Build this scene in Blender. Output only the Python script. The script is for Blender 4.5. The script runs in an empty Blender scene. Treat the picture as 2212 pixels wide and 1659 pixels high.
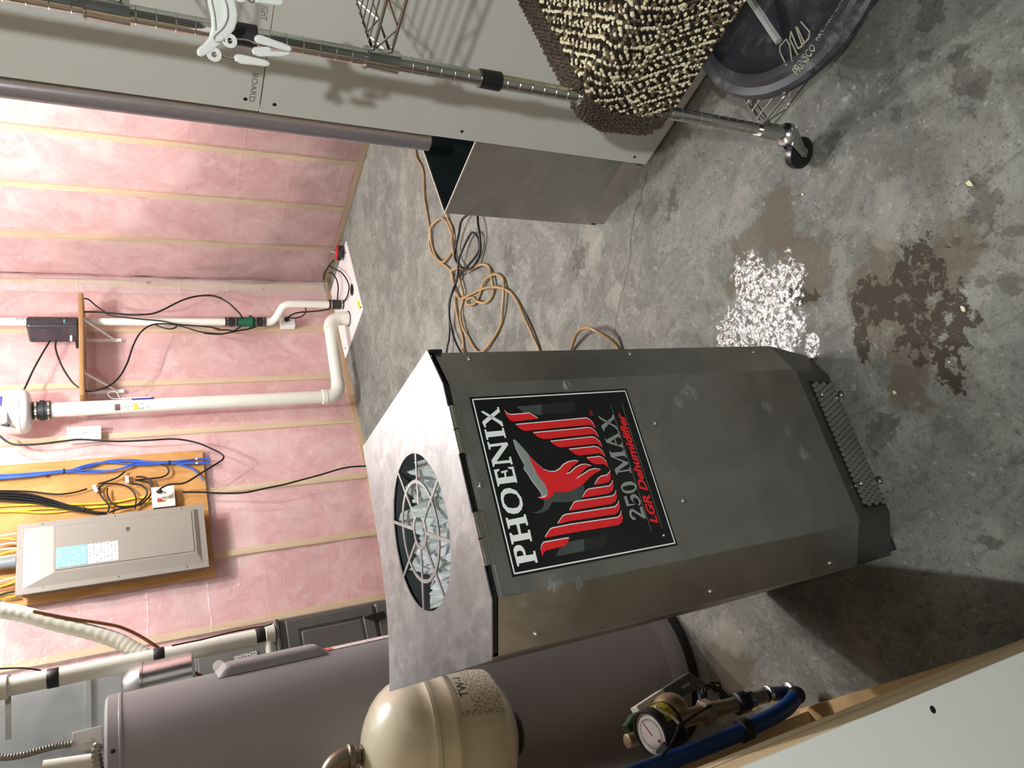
import bpy, bmesh, math, random
from mathutils import Vector, Matrix, noise
random.seed(7)
scene = bpy.context.scene
COL = scene.collection

# ------------------------------------------------------------------ camera
cam_d = bpy.data.cameras.new('camera')
cam_d.sensor_fit = 'HORIZONTAL'; cam_d.sensor_width = 36.0; cam_d.lens = 25.057
cam_d.clip_start = 0.02; cam_d.clip_end = 50
cam = bpy.data.objects.new('camera', cam_d); COL.objects.link(cam)
ax = (-0.291386, -0.381285, -0.877335)      # the phone is held sideways: image right points down
ay = (0.836445, -0.54657, -0.040269)
az = (-0.464171, -0.745576, 0.478186)
cam.matrix_world = Matrix(((ax[0], ay[0], az[0], 0), (ax[1], ay[1], az[1], 0), (ax[2], ay[2], az[2], 1.435), (0, 0, 0, 1)))
scene.camera = cam

# ------------------------------------------------------------------ world, lamps, exposure
w = bpy.data.worlds.new('world'); scene.world = w; w.use_nodes = True
w.node_tree.nodes['Background'].inputs[0].default_value = (0.9, 0.95, 1.0, 1)
w.node_tree.nodes['Background'].inputs[1].default_value = 0.02
def bulb(name, loc, watts, col, r):
    d = bpy.data.lights.new(name, 'POINT'); d.energy = watts; d.color = col; d.shadow_soft_size = r
    o = bpy.data.objects.new(name, d); COL.objects.link(o); o.location = loc
bulb('ceiling_bulb_utility', (1.94, 2.76, 2.60), 124, (0.985, 0.985, 0.98), 0.04)
bulb('ceiling_bulb_by_wall', (2.40, 2.56, 2.60), 84, (0.985, 0.985, 0.98), 0.04)
bulb('ceiling_bulb_hall', (-0.80, -0.78, 2.60), 176, (0.94, 0.99, 1.0), 0.032)
scene.view_settings.view_transform = 'Standard'
scene.view_settings.look = 'None'
scene.view_settings.exposure = 0.0
scene.view_settings.gamma = 1.0
scene.view_settings.use_curve_mapping = False

# ------------------------------------------------------------------ helpers
ORG = {}
class MB:
    def __init__(s): s.v = []; s.f = []
    def add(s, vs, fs):
        n = len(s.v); s.v += [tuple(p) for p in vs]; s.f += [tuple(i + n for i in f) for f in fs]; return s
    def box(s, x0, x1, y0, y1, z0, z1):
        return s.add([(x0,y0,z0),(x1,y0,z0),(x1,y1,z0),(x0,y1,z0),(x0,y0,z1),(x1,y0,z1),(x1,y1,z1),(x0,y1,z1)],
                     [(0,3,2,1),(4,5,6,7),(0,1,5,4),(1,2,6,5),(2,3,7,6),(3,0,4,7)])
    def hexa(s, b, t):
        return s.add(list(b) + list(t), [(3,2,1,0),(4,5,6,7),(0,1,5,4),(1,2,6,5),(2,3,7,6),(3,0,4,7)])
    def bar(s, a, b, w, h, up=(0,0,1)):
        a = Vector(a); b = Vector(b); d = (b - a).normalized(); u = Vector(up)
        x = d.cross(u)
        if x.length < 1e-5: x = d.cross(Vector((1,0,0)))
        x.normalize(); y = x.cross(d)
        c = [(-1,-1),(1,-1),(1,1),(-1,1)]
        return s.hexa([a + x*w/2*i + y*h/2*j for i, j in c], [b + x*w/2*i + y*h/2*j for i, j in c])
    def tube(s, P, r, n=8, cap=True, closed=False):
        P = [Vector(p) for p in P]; N = len(P); rr = r if isinstance(r, (list, tuple)) else [r]*N
        base = len(s.v); prev = None
        for i, p in enumerate(P):
            if closed: d = (P[(i+1) % N] - P[i-1]).normalized()
            else: d = (P[min(i+1, N-1)] - P[max(i-1, 0)]).normalized()
            if prev is None:
                x = d.cross(Vector((0,0,1)))
                if x.length < 1e-3: x = d.cross(Vector((1,0,0)))
            else:
                x = prev - d * prev.dot(d)
                if x.length < 1e-5: x = d.cross(Vector((0.3,0.5,0.8)))
            x.normalize(); prev = x; y = d.cross(x)
            for k in range(n):
                t = 2*math.pi*k/n
                s.v.append(tuple(p + (x*math.cos(t) + y*math.sin(t))*rr[i]))
        for i in range(N if closed else N-1):
            for k in range(n):
                a = base + i*n + k; b = base + i*n + (k+1) % n
                c = base + ((i+1) % N)*n + (k+1) % n; d2 = base + ((i+1) % N)*n + k
                s.f.append((a, b, c, d2))
        if cap and not closed:
            s.f.append(tuple(base + k for k in reversed(range(n)))); s.f.append(tuple(base + (N-1)*n + k for k in range(n)))
        return s
    def cyl(s, a, b, r, n=16): return s.tube([a, b], r, n)
    def lathe(s, prof, c=(0,0,0), axis=(0,0,1), n=32, cap=True):
        c = Vector(c); d = Vector(axis).normalized()
        x = d.cross(Vector((0,1,0)))
        if x.length < 1e-3: x = d.cross(Vector((1,0,0)))
        x.normalize(); y = d.cross(x); base = len(s.v)
        for r, h in prof:
            for k in range(n):
                t = 2*math.pi*k/n; s.v.append(tuple(c + d*h + (x*math.cos(t) + y*math.sin(t))*r))
        for i in range(len(prof)-1):
            for k in range(n):
                s.f.append((base+i*n+k, base+i*n+(k+1)%n, base+(i+1)*n+(k+1)%n, base+(i+1)*n+k))
        if cap:
            s.f.append(tuple(base+k for k in reversed(range(n)))); s.f.append(tuple(base+(len(prof)-1)*n+k for k in range(n)))
        return s
    def prism(s, poly, off):
        off = Vector(off); n = len(poly); P = [Vector(p) for p in poly]
        return s.add(P + [p + off for p in P], [tuple(reversed(range(n))), tuple(range(n, 2*n))] +
                     [(i, (i+1) % n, (i+1) % n + n, i + n) for i in range(n)])
    def grid(s, nu, nv, fn):
        base = len(s.v)
        for i in range(nu+1):
            for j in range(nv+1): s.v.append(tuple(fn(i/nu, j/nv)))
        for i in range(nu):
            for j in range(nv):
                a = base + i*(nv+1) + j; s.f.append((a, a+1, a+nv+2, a+nv+1))
        return s
    def sphere(s, c, r, n=12, m=8, sz=(1,1,1)):
        return s.grid(n, m, lambda a, b: (c[0] + r*sz[0]*math.cos(2*math.pi*a)*math.sin(math.pi*(b*0.998+0.001)),
                                          c[1] + r*sz[1]*math.sin(2*math.pi*a)*math.sin(math.pi*(b*0.998+0.001)),
                                          c[2] - r*sz[2]*math.cos(math.pi*(b*0.998+0.001))))
    def build(s, name, mat, parent=None, smooth=None, bevel=0, seg=2):
        me = bpy.data.meshes.new(name)
        if parent is not None: o = ORG[parent.name]
        else:
            xs = [p[0] for p in s.v]; ys = [p[1] for p in s.v]; zs = [p[2] for p in s.v]
            o = Vector(((min(xs)+max(xs))/2, (min(ys)+max(ys))/2, min(zs)))
        mine = Vector(o)
        me.from_pydata([(p[0]-o[0], p[1]-o[1], p[2]-o[2]) for p in s.v], [], s.f)
        bm = bmesh.new(); bm.from_mesh(me); bmesh.ops.recalc_face_normals(bm, faces=bm.faces); bm.to_mesh(me); bm.free()
        if smooth is not None:
            me.polygons.foreach_set('use_smooth', [True]*len(me.polygons))
            try: me.set_sharp_from_angle(angle=math.radians(smooth))
            except Exception: pass
        ob = bpy.data.objects.new(name, me); COL.objects.link(ob); me.materials.append(mat)
        if parent is not None: ob.parent = parent
        else: ob.location = o
        ORG[ob.name] = mine
        if bevel:
            b = ob.modifiers.new('bevel', 'BEVEL'); b.width = bevel; b.segments = seg; b.limit_method = 'ANGLE'; b.angle_limit = math.radians(40)
        return ob
def tag(o, label, cat, group=None):
    o['label'] = label; o['category'] = cat
    if group: o['group'] = group
    return o
def struct(o): o['kind'] = 'structure'; return o
def thing(name, loc, label, cat, group=None):
    o = bpy.data.objects.new(name, None); COL.objects.link(o); o.location = loc; o.empty_display_size = 0.05
    ORG[o.name] = Vector(loc); return tag(o, label, cat, group)
def smoothpath(P, k=6):
    P = [Vector(p) for p in P]; out = []
    for i in range(len(P)-1):
        p0 = P[max(i-1,0)]; p1 = P[i]; p2 = P[i+1]; p3 = P[min(i+2,len(P)-1)]
        for j in range(k):
            t = j/k
            out.append(0.5*((2*p1) + (p2-p0)*t + (2*p0-5*p1+4*p2-p3)*t*t + (3*p1-p0-3*p2+p3)*t**3))
    out.append(P[-1]); return out
def elbow(p0, c, p1, k=8):
    p0 = Vector(p0); c = Vector(c); p1 = Vector(p1)
    return [p0*(1-t)**2 + c*2*t*(1-t) + p1*t*t for t in [i/k for i in range(k+1)]]
_txt = {}
def text_poly(body, size=1.0, shear=0.0, off=0.0):
    # the built-in font, turned into 2D faces
    cu = bpy.data.curves.new('lettering', 'FONT'); cu.body = body; cu.size = size; cu.shear = shear; cu.offset = off; cu.resolution_u = 3
    o = bpy.data.objects.new('lettering', cu); COL.objects.link(o)
    bpy.context.view_layer.update()
    me = bpy.data.meshes.new_from_object(o.evaluated_get(bpy.context.evaluated_depsgraph_get()))
    vs = [tuple(v.co) for v in me.vertices]; fs = [tuple(p.vertices) for p in me.polygons]
    bpy.data.objects.remove(o); bpy.data.curves.remove(cu); bpy.data.meshes.remove(me)
    return vs, fs
def fit_text(body, o, xdir, ydir, length, height, shear=0.0, off=0.0):
    vs, fs = text_poly(body, 1.0, shear, off)
    x0 = min(v[0] for v in vs); x1 = max(v[0] for v in vs); y0 = min(v[1] for v in vs); y1 = max(v[1] for v in vs)
    o = Vector(o); xd = Vector(xdir).normalized(); yd = Vector(ydir).normalized()
    return [o + xd*((v[0]-x0)/(x1-x0)*length) + yd*((v[1]-y0)/(y1-y0)*height) for v in vs], fs

# ------------------------------------------------------------------ materials
class NT:
    def __init__(s, name):
        s.m = bpy.data.materials.new(name); s.m.use_nodes = True; s.t = s.m.node_tree; s.n = s.t.nodes
        s.b = s.n['Principled BSDF']; s.out = s.n['Material Output']; s.pos = s.n.new('ShaderNodeNewGeometry').outputs['Position']
    def link(s, a, b): s.t.links.new(a, b)
    def inp(s, sock, v):
        if hasattr(v, 'links'): s.link(v, sock)
        else: sock.default_value = v
    def noise(s, scale, detail=4, rough=0.55, vec=None, dist=0.0, stretch=None):
        n = s.n.new('ShaderNodeTexNoise'); n.inputs['Scale'].default_value = scale; n.inputs['Detail'].default_value = detail
        n.inputs['Roughness'].default_value = rough; n.inputs['Distortion'].default_value = dist
        v = vec or s.pos
        if stretch: v = s.mapping(v, scale=stretch)
        s.link(v, n.inputs['Vector']); return n.outputs['Fac']
    def voronoi(s, scale, feat='F1', vec=None):
        n = s.n.new('ShaderNodeTexVoronoi'); n.inputs['Scale'].default_value = scale; n.feature = feat
        s.link(vec or s.pos, n.inputs['Vector']); return n
    def mapping(s, v, loc=(0,0,0), rot=(0,0,0), scale=(1,1,1), kind='POINT'):
        n = s.n.new('ShaderNodeMapping'); n.vector_type = kind; n.inputs['Location'].default_value = loc
        n.inputs['Rotation'].default_value = rot; n.inputs['Scale'].default_value = scale
        s.link(v, n.inputs['Vector']); return n.outputs['Vector']
    def math(s, op, a, b=0.0, c=None, clamp=False):
        n = s.n.new('ShaderNodeMath'); n.operation = op; n.use_clamp = clamp
        s.inp(n.inputs[0], a); s.inp(n.inputs[1], b)
        if c is not None: s.inp(n.inputs[2], c)
        return n.outputs[0]
    def ramp(s, fac, stops):
        n = s.n.new('ShaderNodeValToRGB'); e = n.color_ramp.elements
        while len(e) < len(stops): e.new(0.5)
        for i, (p, c) in enumerate(stops):
            e[i].position = p; e[i].color = tuple(c) + (1,) if len(c) == 3 else c
        s.link(fac, n.inputs[0]); return n.outputs[0]
    def step(s, fac, a, b):
        n = s.n.new('ShaderNodeMapRange'); n.interpolation_type = 'SMOOTHSTEP'
        n.inputs[1].default_value = a; n.inputs[2].default_value = b; s.link(fac, n.inputs[0]); return n.outputs[0]
    def mix(s, f, a, b, mode='MIX'):
        n = s.n.new('ShaderNodeMix'); n.data_type = 'RGBA'; n.blend_type = mode
        s.inp(n.inputs[0], f)
        for k, v in ((6, a), (7, b)):
            if hasattr(v, 'links'): s.link(v, n.inputs[k])
            else: n.inputs[k].default_value = tuple(v) + (1,) if len(v) == 3 else v
        return n.outputs[2]
    def bump(s, h, strength=0.2, dist=0.01, normal=None):
        n = s.n.new('ShaderNodeBump'); n.inputs['Strength'].default_value = strength; n.inputs['Distance'].default_value = dist
        s.link(h, n.inputs['Height'])
        if normal is not None: s.link(normal, n.inputs['Normal'])
        s.link(n.outputs[0], s.b.inputs['Normal']); return n.outputs[0]
    def col(s, v): s.link(v, s.b.inputs['Base Color'])
    def set(s, **k):
        for a, v in k.items(): s.inp(s.b.inputs[a.replace('_', ' ')], v)
        return s
def mul(c, f): return tuple(min(1, x*f) for x in c)
_mats = {}
def M(name, col, rough=0.5, metal=0.0, var=0.12, scale=9.0, bump=0.0, bscale=60, stretch=None, coat=0.0, spec=0.5, rvar=0.08, **kw):
    if name in _mats: return _mats[name]
    t = NT(name)
    nz = t.noise(scale, 5, 0.6, stretch=stretch)
    t.col(t.ramp(nz, [(0.3, mul(col, 1-var)), (0.7, mul(col, 1+var))]))
    t.set(Metallic=metal, Specular_IOR_Level=spec, Coat_Weight=coat)
    if coat: t.set(Coat_Roughness=0.1)
    nr = t.noise(scale*2.3, 4, 0.6, stretch=stretch)
    t.set(Roughness=t.math('MULTIPLY_ADD', nr, rvar*2, max(0.02, rough-rvar)))
    if bump: t.bump(t.noise(bscale, 4, 0.6, stretch=stretch), bump, 0.002)
    for k, v in kw.items(): t.set(**{k: v})
    _mats[name] = t.m; return t.m
def S(r, g, b):   # sRGB 0-255 to linear
    f = lambda c: (c/255/12.92) if c <= 10 else ((c/255+0.055)/1.055)**2.4
    return (f(r), f(g), f(b))

def mat_floor():
    t = NT('concrete'); P = t.pos
    big = t.noise(1.6, 8, 0.62); mid = t.noise(7, 8, 0.65, dist=0.6); fine = t.noise(70, 4, 0.7)
    c = t.ramp(big, [(0.28, S(91,91,86)), (0.5, S(116,116,110)), (0.72, S(139,138,131))])
    c = t.mix(t.math('MULTIPLY', t.step(mid, 0.46, 0.60), 0.5), c, S(148,148,140))
    c = t.mix(t.math('MULTIPLY', t.step(t.noise(4.3, 8, 0.7, dist=0.5), 0.50, 0.66), 0.5), c, S(84,82,76))
    c = t.mix(t.math('MULTIPLY', t.step(t.noise(21, 8, 0.75, dist=0.4), 0.53, 0.64), 0.55), c, S(87,86,80))
    c = t.mix(t.math('MULTIPLY', t.step(fine, 0.54, 0.66), 0.5), c, S(76,75,68))
    c = t.mix(t.math('MULTIPLY', t.step(t.noise(150, 3, 0.6), 0.58, 0.68), 0.55), c, S(63,61,56))
    c = t.mix(t.math('MULTIPLY', t.step(t.noise(48, 5, 0.7), 0.58, 0.68), 0.55), c, S(175,175,167))
    # darker trowel marks, stretched along one way
    tr = t.noise(26, 7, 0.75, stretch=(1, 0.28, 1))
    c = t.mix(t.math('MULTIPLY', t.step(tr, 0.53, 0.66), 0.5), c, S(80,79,73))
    def blob(x, y, rx, ry, rot=0.0):
        n = t.n.new('ShaderNodeVectorMath'); n.operation = 'LENGTH'
        t.link(t.mapping(P, loc=(x, y, 0), rot=(0,0,rot), scale=(rx, ry, 1e6), kind='TEXTURE'), n.inputs[0]); return n.outputs['Value']
    def stain(blobs, nz, lo, hi, amp):
        m = None
        for b in blobs:
            d = blob(*b); m = d if m is None else t.math('MINIMUM', m, d)
        return t.step(t.math('MULTIPLY_ADD', t.math('SUBTRACT', nz, 0.5), amp, m), hi, lo)
    nz1 = t.noise(11, 8, 0.7, dist=0.4); nz2 = t.noise(26, 7, 0.7, dist=0.3); nz3 = t.noise(60, 6, 0.75)
    DAMP_SHADE = [(0.961,0.845,0.100,0.060,-0.56), (0.947,0.964,0.130,0.090,-0.56), (0.618,0.597,0.080,0.070,-0.56), (0.814,0.848,0.100,0.080,-0.56), (0.639,0.739,0.130,0.080,-0.56), (0.537,0.734,0.130,0.060,-0.56), (0.481,0.773,0.100,0.050,-0.56), (0.078,1.681,0.120,0.100,-0.56)]  # damp floor, plus painted shade of the dehumidifier and the heater
    WET_SHADE = [(0.592,0.696,0.100,0.055,-0.56), (0.508,0.650,0.075,0.050,-0.56), (0.638,0.753,0.060,0.060,-0.56), (0.600,0.632,0.050,0.040,-0.56), (0.508,0.719,0.060,0.030,-0.56), (0.777,0.907,0.030,0.050,-0.56), (0.659,0.615,0.030,0.030,-0.56), (0.433,0.702,0.050,0.035,-0.56), (0.592,0.825,0.060,0.020,-0.56)]  # wet stains, plus a patch of painted dehumidifier shadow
    PUD = [(0.809,1.120,0.075,0.060,-0.56), (0.820,1.016,0.100,0.080,-0.56), (0.747,0.978,0.080,0.060,-0.56), (0.744,1.051,0.100,0.050,-0.56), (0.822,0.908,0.060,0.050,-0.56), (0.908,0.991,0.060,0.060,-0.56), (0.651,0.938,0.030,0.020,-0.56)]
    SPOTS = [(1.003,0.624,0.030,0.030,-0.56), (0.658,0.474,0.080,0.030,-0.56), (0.491,0.531,0.020,0.030,-0.56), (0.566,0.465,0.015,0.040,-0.56), (0.970,0.388,0.020,0.020,-0.56), (0.836,0.363,0.050,0.030,-0.56), (0.115,0.831,0.012,0.030,-0.56), (0.920,0.494,0.030,0.020,-0.56), (1.029,0.337,0.040,0.030,-0.56), (0.893,0.354,0.060,0.030,-0.56), (1.280,1.095,0.050,0.030,-0.56), (1.822,1.940,0.080,0.050,-0.56), (1.476,1.554,0.050,0.050,-0.56), (2.258,1.994,0.060,0.060,-0.56), (0.401,0.904,0.050,0.040,-0.56), (0.529,0.563,0.012,0.012,-0.56), (0.623,0.550,0.010,0.010,-0.56)]
    PALE = [(1.418,1.960,0.110,0.080,-0.56), (1.295,1.881,0.080,0.050,-0.56), (1.469,1.453,0.110,0.080,-0.56), (1.085,0.904,0.100,0.050,-0.56), (1.233,1.463,0.080,0.050,-0.56), (0.168,1.638,0.050,0.090,-0.56), (1.993,2.392,0.100,0.040,-0.56), (0.762,0.628,0.080,0.040,-0.56)]
    CRACK = ((1.456,1.114,0), 2.2098, 0.613)
    damp_shade = stain(DAMP_SHADE, nz1, 0.7, 1.05, 3.2)
    wet = t.math('MULTIPLY', stain(WET_SHADE, nz2, 0.85, 1.0, 3.6), t.step(t.noise(34, 6, 0.7, dist=0.3), 0.40, 0.47))
    holes = t.step(nz2, 0.40, 0.46)
    pud = t.math('MULTIPLY', stain(PUD, nz2, 0.9, 1.1, 3.0), t.step(t.noise(75, 5, 0.7, dist=0.5), 0.44, 0.50))
    spots = stain(SPOTS, nz2, 0.6, 1.0, 4.5)
    c = t.mix(t.math('MULTIPLY', damp_shade, 0.7), c, S(92,80,66))
    c = t.mix(t.math('MULTIPLY', spots, 0.55), c, S(62,58,52))
    c = t.mix(t.math('MULTIPLY', wet, 0.9), c, S(52,43,32))  # wet stain colour, also used for the painted shadow patch
    c = t.mix(t.math('MULTIPLY', pud, 0.55), c, S(66,52,36))
    # pale patches; the one by the heater paints in lit floor
    pale = stain(PALE, nz1, 0.3, 1.1, 4.0)
    c = t.mix(t.math('MULTIPLY', pale, 0.35), c, S(172,167,156))
    # hairline crack
    n = t.n.new('ShaderNodeVectorMath'); n.operation = 'LENGTH'
    q = t.mapping(P, loc=CRACK[0], rot=(0, 0, CRACK[1]), scale=(1, 1, 1), kind='TEXTURE')
    sx = t.n.new('ShaderNodeSeparateXYZ'); t.link(q, sx.inputs[0])
    wob = t.math('MULTIPLY_ADD', t.math('SUBTRACT', t.noise(5, 4, 0.6), 0.5), 0.09, sx.outputs[1])
    ck = t.math('MULTIPLY', t.step(t.math('ABSOLUTE', wob), 0.005, 0.001), t.math('MULTIPLY', t.step(sx.outputs[0], 0.0, 0.03), t.step(sx.outputs[0], CRACK[2], CRACK[2]-0.1)))
    c = t.mix(t.math('MULTIPLY', ck, 0.55), c, S(86,80,72))
    t.col(c)
    r = t.math('MULTIPLY_ADD', pud, -0.25, 0.68)
    r = t.math('MULTIPLY_ADD', pud, -0.14, r)
    t.set(Roughness=r, Specular_IOR_Level=t.math('MULTIPLY_ADD', pud, 0.25, 0.22), Coat_Weight=pud, Coat_Roughness=0.07)
    h = t.math('ADD', t.math('MULTIPLY', fine, 0.35), t.math('ADD', t.math('MULTIPLY', nz3, t.math('MULTIPLY_ADD', pud, 0.9, 0.5)), t.math('MULTIPLY', ck, -2.0)))
    t.bump(h, 0.5, 0.0035)
    cb = t.n.new('ShaderNodeBump'); cb.inputs['Strength'].default_value = 0.42; cb.inputs['Distance'].default_value = 0.004
    t.link(t.noise(95, 3, 0.6), cb.inputs['Height']); t.link(cb.outputs[0], t.b.inputs['Coat Normal'])
    return t.m
def mat_pink():
    t = NT('pink_fibreglass')
    a = t.noise(3.2, 8, 0.62, dist=1.2); b = t.noise(13, 8, 0.7, dist=0.8)
    c = t.ramp(a, [(0.32, S(214,158,158)), (0.5, S(228,180,178)), (0.68, S(240,204,201))])
    c = t.mix(t.math('MULTIPLY', t.step(b, 0.5, 0.7), 0.45), c, S(244,218,214))
    c = t.mix(t.math('MULTIPLY', t.step(t.noise(2.2, 5, 0.6), 0.55, 0.7), 0.35), c, S(218,174,170))
    t.col(c); t.set(Roughness=0.85, Specular_IOR_Level=0.2)
    t.bump(t.math('ADD', b, t.math('MULTIPLY', t.noise(45, 5, 0.7), 0.3)), 0.5, 0.012)
    return t.m
def mat_film(dens=0.10):
    t = NT('clear_poly_film'); t.n.remove(t.b)
    tr = t.n.new('ShaderNodeBsdfTransparent'); tr.inputs[0].default_value = (0.97, 0.96, 0.96, 1)
    gl = t.n.new('ShaderNodeBsdfGlossy'); gl.inputs['Roughness'].default_value = 0.13; gl.inputs[0].default_value = (1, 1, 1, 1)
    df = t.n.new('ShaderNodeBsdfDiffuse'); df.inputs[0].default_value = (0.85, 0.8, 0.78, 1)
    bp = t.n.new('ShaderNodeBump'); bp.inputs['Strength'].default_value = 0.6; bp.inputs['Distance'].default_value = 0.03
    h = t.math('ADD', t.noise(5, 5, 0.55, dist=1.5), t.math('MULTIPLY', t.noise(17, 4, 0.6, stretch=(1, 1, 0.3)), 0.4))
    sz = t.n.new('ShaderNodeSeparateXYZ'); t.link(t.pos, sz.inputs[0])
    cr = t.math('ABSOLUTE', t.math('SUBTRACT', t.math('FRACT', t.math('MULTIPLY_ADD', t.noise(1.3, 3, 0.5), 0.22, t.math('MULTIPLY', sz.outputs[2], 3.2))), 0.5))
    h = t.math('ADD', h, t.math('MULTIPLY', t.step(cr, 0.03, 0.0), 0.16))
    vr = t.math('ABSOLUTE', t.math('SUBTRACT', t.noise(2.2, 2, 0.5, dist=2.5), 0.5))
    h = t.math('ADD', h, t.math('MULTIPLY', t.step(vr, 0.012, 0.0), 0.3))
    t.link(h, bp.inputs['Height']); t.link(bp.outputs[0], gl.inputs['Normal']); t.link(bp.outputs[0], df.inputs['Normal'])
    lw = t.n.new('ShaderNodeFresnel'); lw.inputs[0].default_value = 1.24
    m1 = t.n.new('ShaderNodeMixShader'); m1.inputs[0].default_value = dens
    t.link(tr.outputs[0], m1.inputs[1]); t.link(df.outputs[0], m1.inputs[2])
    m2 = t.n.new('ShaderNodeMixShader'); t.link(lw.outputs[0], m2.inputs[0])
    t.link(m1.outputs[0], m2.inputs[1]); t.link(gl.outputs[0], m2.inputs[2]); t.link(m2.outputs[0], t.out.inputs[0])
    return t.m
def mat_wood(name, c0, c1, axis=(1, 1, 0.06), scale=26, rough=0.6):
    t = NT(name)
    n = t.noise(scale, 6, 0.65, dist=0.6, stretch=axis)
    c = t.ramp(n, [(0.34, c0), (0.66, c1)])
    kn = t.voronoi(3.1); c = t.mix(t.step(kn.outputs['Distance'], 0.07, 0.03), c, mul(c0, 0.35))
    t.col(c); t.set(Roughness=rough, Specular_IOR_Level=0.3); t.bump(n, 0.15, 0.002); return t.m
def mat_brushed(name, col, rough=0.34, stretch=(1, 1, 0.04), scr=0.25, smear=0.3, metal=1.0, scuffs=(), mottle=0.0):
    t = NT(name)
    br = t.noise(220, 3, 0.6, stretch=stretch); sm = t.noise(5, 7, 0.65, dist=1.5); sc = t.noise(42, 6, 0.75, stretch=(1, 0.5, 0.5), dist=2.0)
    c = t.ramp(sm, [(0.3, mul(col, 1-smear)), (0.7, mul(col, 1+smear*0.6))])
    c = t.mix(t.math('MULTIPLY', t.step(sc, 0.60, 0.74), scr), c, mul(col, 1.7))
    if mottle:
        mo = t.noise(15, 8, 0.72, dist=0.6); c = t.mix(t.math('MULTIPLY', t.step(mo, 0.46, 0.62), mottle), c, mul(col, 0.55))
        mo = t.noise(23, 8, 0.75, stretch=(1, 0.4, 1)); c = t.mix(t.math('MULTIPLY', t.step(mo, 0.50, 0.64), mottle*0.8), c, mul(col, 1.5))
    sf = None
    if scuffs:
        sn = t.noise(130, 5, 0.75, stretch=(0.5, 0.5, 1), dist=1.0)
        for (q, rad, lum) in scuffs:
            n = t.n.new('ShaderNodeVectorMath'); n.operation = 'DISTANCE'; t.link(t.pos, n.inputs[0]); n.inputs[1].default_value = q
            m = t.math('MULTIPLY', t.step(n.outputs['Value'], rad, rad*0.25), t.step(sn, 0.44, 0.60))
            c = t.mix(t.math('MULTIPLY', m, 0.75), c, (lum, lum, lum*0.97)); sf = m if sf is None else t.math('MAXIMUM', sf, m)
    t.col(c)
    r = t.math('MULTIPLY_ADD', br, 0.10, rough-0.05)
    if sf is not None: r = t.math('MULTIPLY_ADD', sf, 0.25, r); r = t.math('MULTIPLY_ADD', sm, 0.16, t.math('SUBTRACT', r, 0.08))
    t.set(Metallic=metal if sf is None else t.math('MULTIPLY_ADD', sf, -0.7, metal), Roughness=r); t.bump(br, 0.06, 0.001); return t.m
def mat_print(name, paper, ink, rows=60.0, cols=90.0, axis='XZ', dens=0.52):
    # paper with rows of fine print
    t = NT(name); sep = t.n.new('ShaderNodeSeparateXYZ'); t.link(t.pos, sep.inputs[0])
    a = sep.outputs['XYZ'.index(axis[0])]; b = sep.outputs['XYZ'.index(axis[1])]
    row = t.step(t.math('ABSOLUTE', t.math('SUBTRACT', t.math('FRACT', t.math('MULTIPLY', b, rows)), 0.5)), 0.30, 0.24)
    cv = t.n.new('ShaderNodeCombineXYZ'); t.link(t.math('MULTIPLY', a, cols), cv.inputs[0]); t.link(t.math('FLOOR', t.math('MULTIPLY', b, rows)), cv.inputs[1])
    n = t.noise(1.0, 2, 0.5, vec=cv.outputs[0]); k = t.math('MULTIPLY', row, t.step(n, dens-0.02, dens+0.02))
    t.col(t.mix(t.math('MULTIPLY', k, 0.85), paper, ink)); t.set(Roughness=0.5, Specular_IOR_Level=0.35); return t.m

# ------------------------------------------------------------------ the setting
CONC = mat_floor(); PINK = mat_pink(); FILM = mat_film(0.15)
FILMW = mat_film(0.22); FILMW.name = 'folded_poly_film'
PINE = mat_wood('pine_stud', S(206,180,140), S(226,202,164))
PINEH = mat_wood('pine_plate', S(196,160,110), S(222,190,142), axis=(0.06, 0.06, 1))
DRY = M('drywall_paper', S(214,213,205), 0.8, var=0.02, scale=3, bump=0.03, bscale=150, spec=0.2)
DRYB = M('drywall_back', S(150,140,125), 0.9, var=0.05)
WHITEP = M('white_plastic', S(236,232,228), 0.35, var=0.02, spec=0.5)
CEIL = M('hall_ceiling', S(112,108,102), 0.9, var=0.08)
CEILU = M('utility_ceiling', S(236,235,232), 0.9, var=0.03)
SCREWB = M('black_screw', S(20,20,20), 0.5, metal=0.3)
STEEL = M('zinc_screw', S(190,188,180), 0.25, metal=1.0, var=0.05)
BLACKR = M('black_rubber', S(26,26,28), 0.5, var=0.1)
BLACKC = M('black_cord', S(11,11,12), 0.5, var=0.05)

fl = MB().grid(1, 1, lambda a, b: (-4.5 + 8.5*a, -4.5 + 9.1*b, 0)); struct(fl.build('floor', CONC))
struct(MB().box(-4.5, 4.0, -4.5, 1.1, 2.75, 2.77).build('ceiling', CEIL))
struct(MB().box(-4.5, 4.0, 1.1, 4.6, 2.75, 2.77).build('ceiling_utility', CEILU))
HALLW = M('hall_block', S(120,118,112), 0.9, var=0.1)
struct(MB().box(-4.5, 1.55, -4.52, -4.5, 0, 2.75).build('wall_near', HALLW))
struct(MB().box(-4.52, -4.5, -4.5, 0.65, 0, 2.75).build('wall_hall_left', HALLW))

YB = 4.246; XR = 3.653
def insulated(nu, nv, fn): return MB().grid(nu, nv, fn)
def nz(x, y, z): return noise.fractal(Vector((x, y, z)), 0.8, 2.0, 4)
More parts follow.
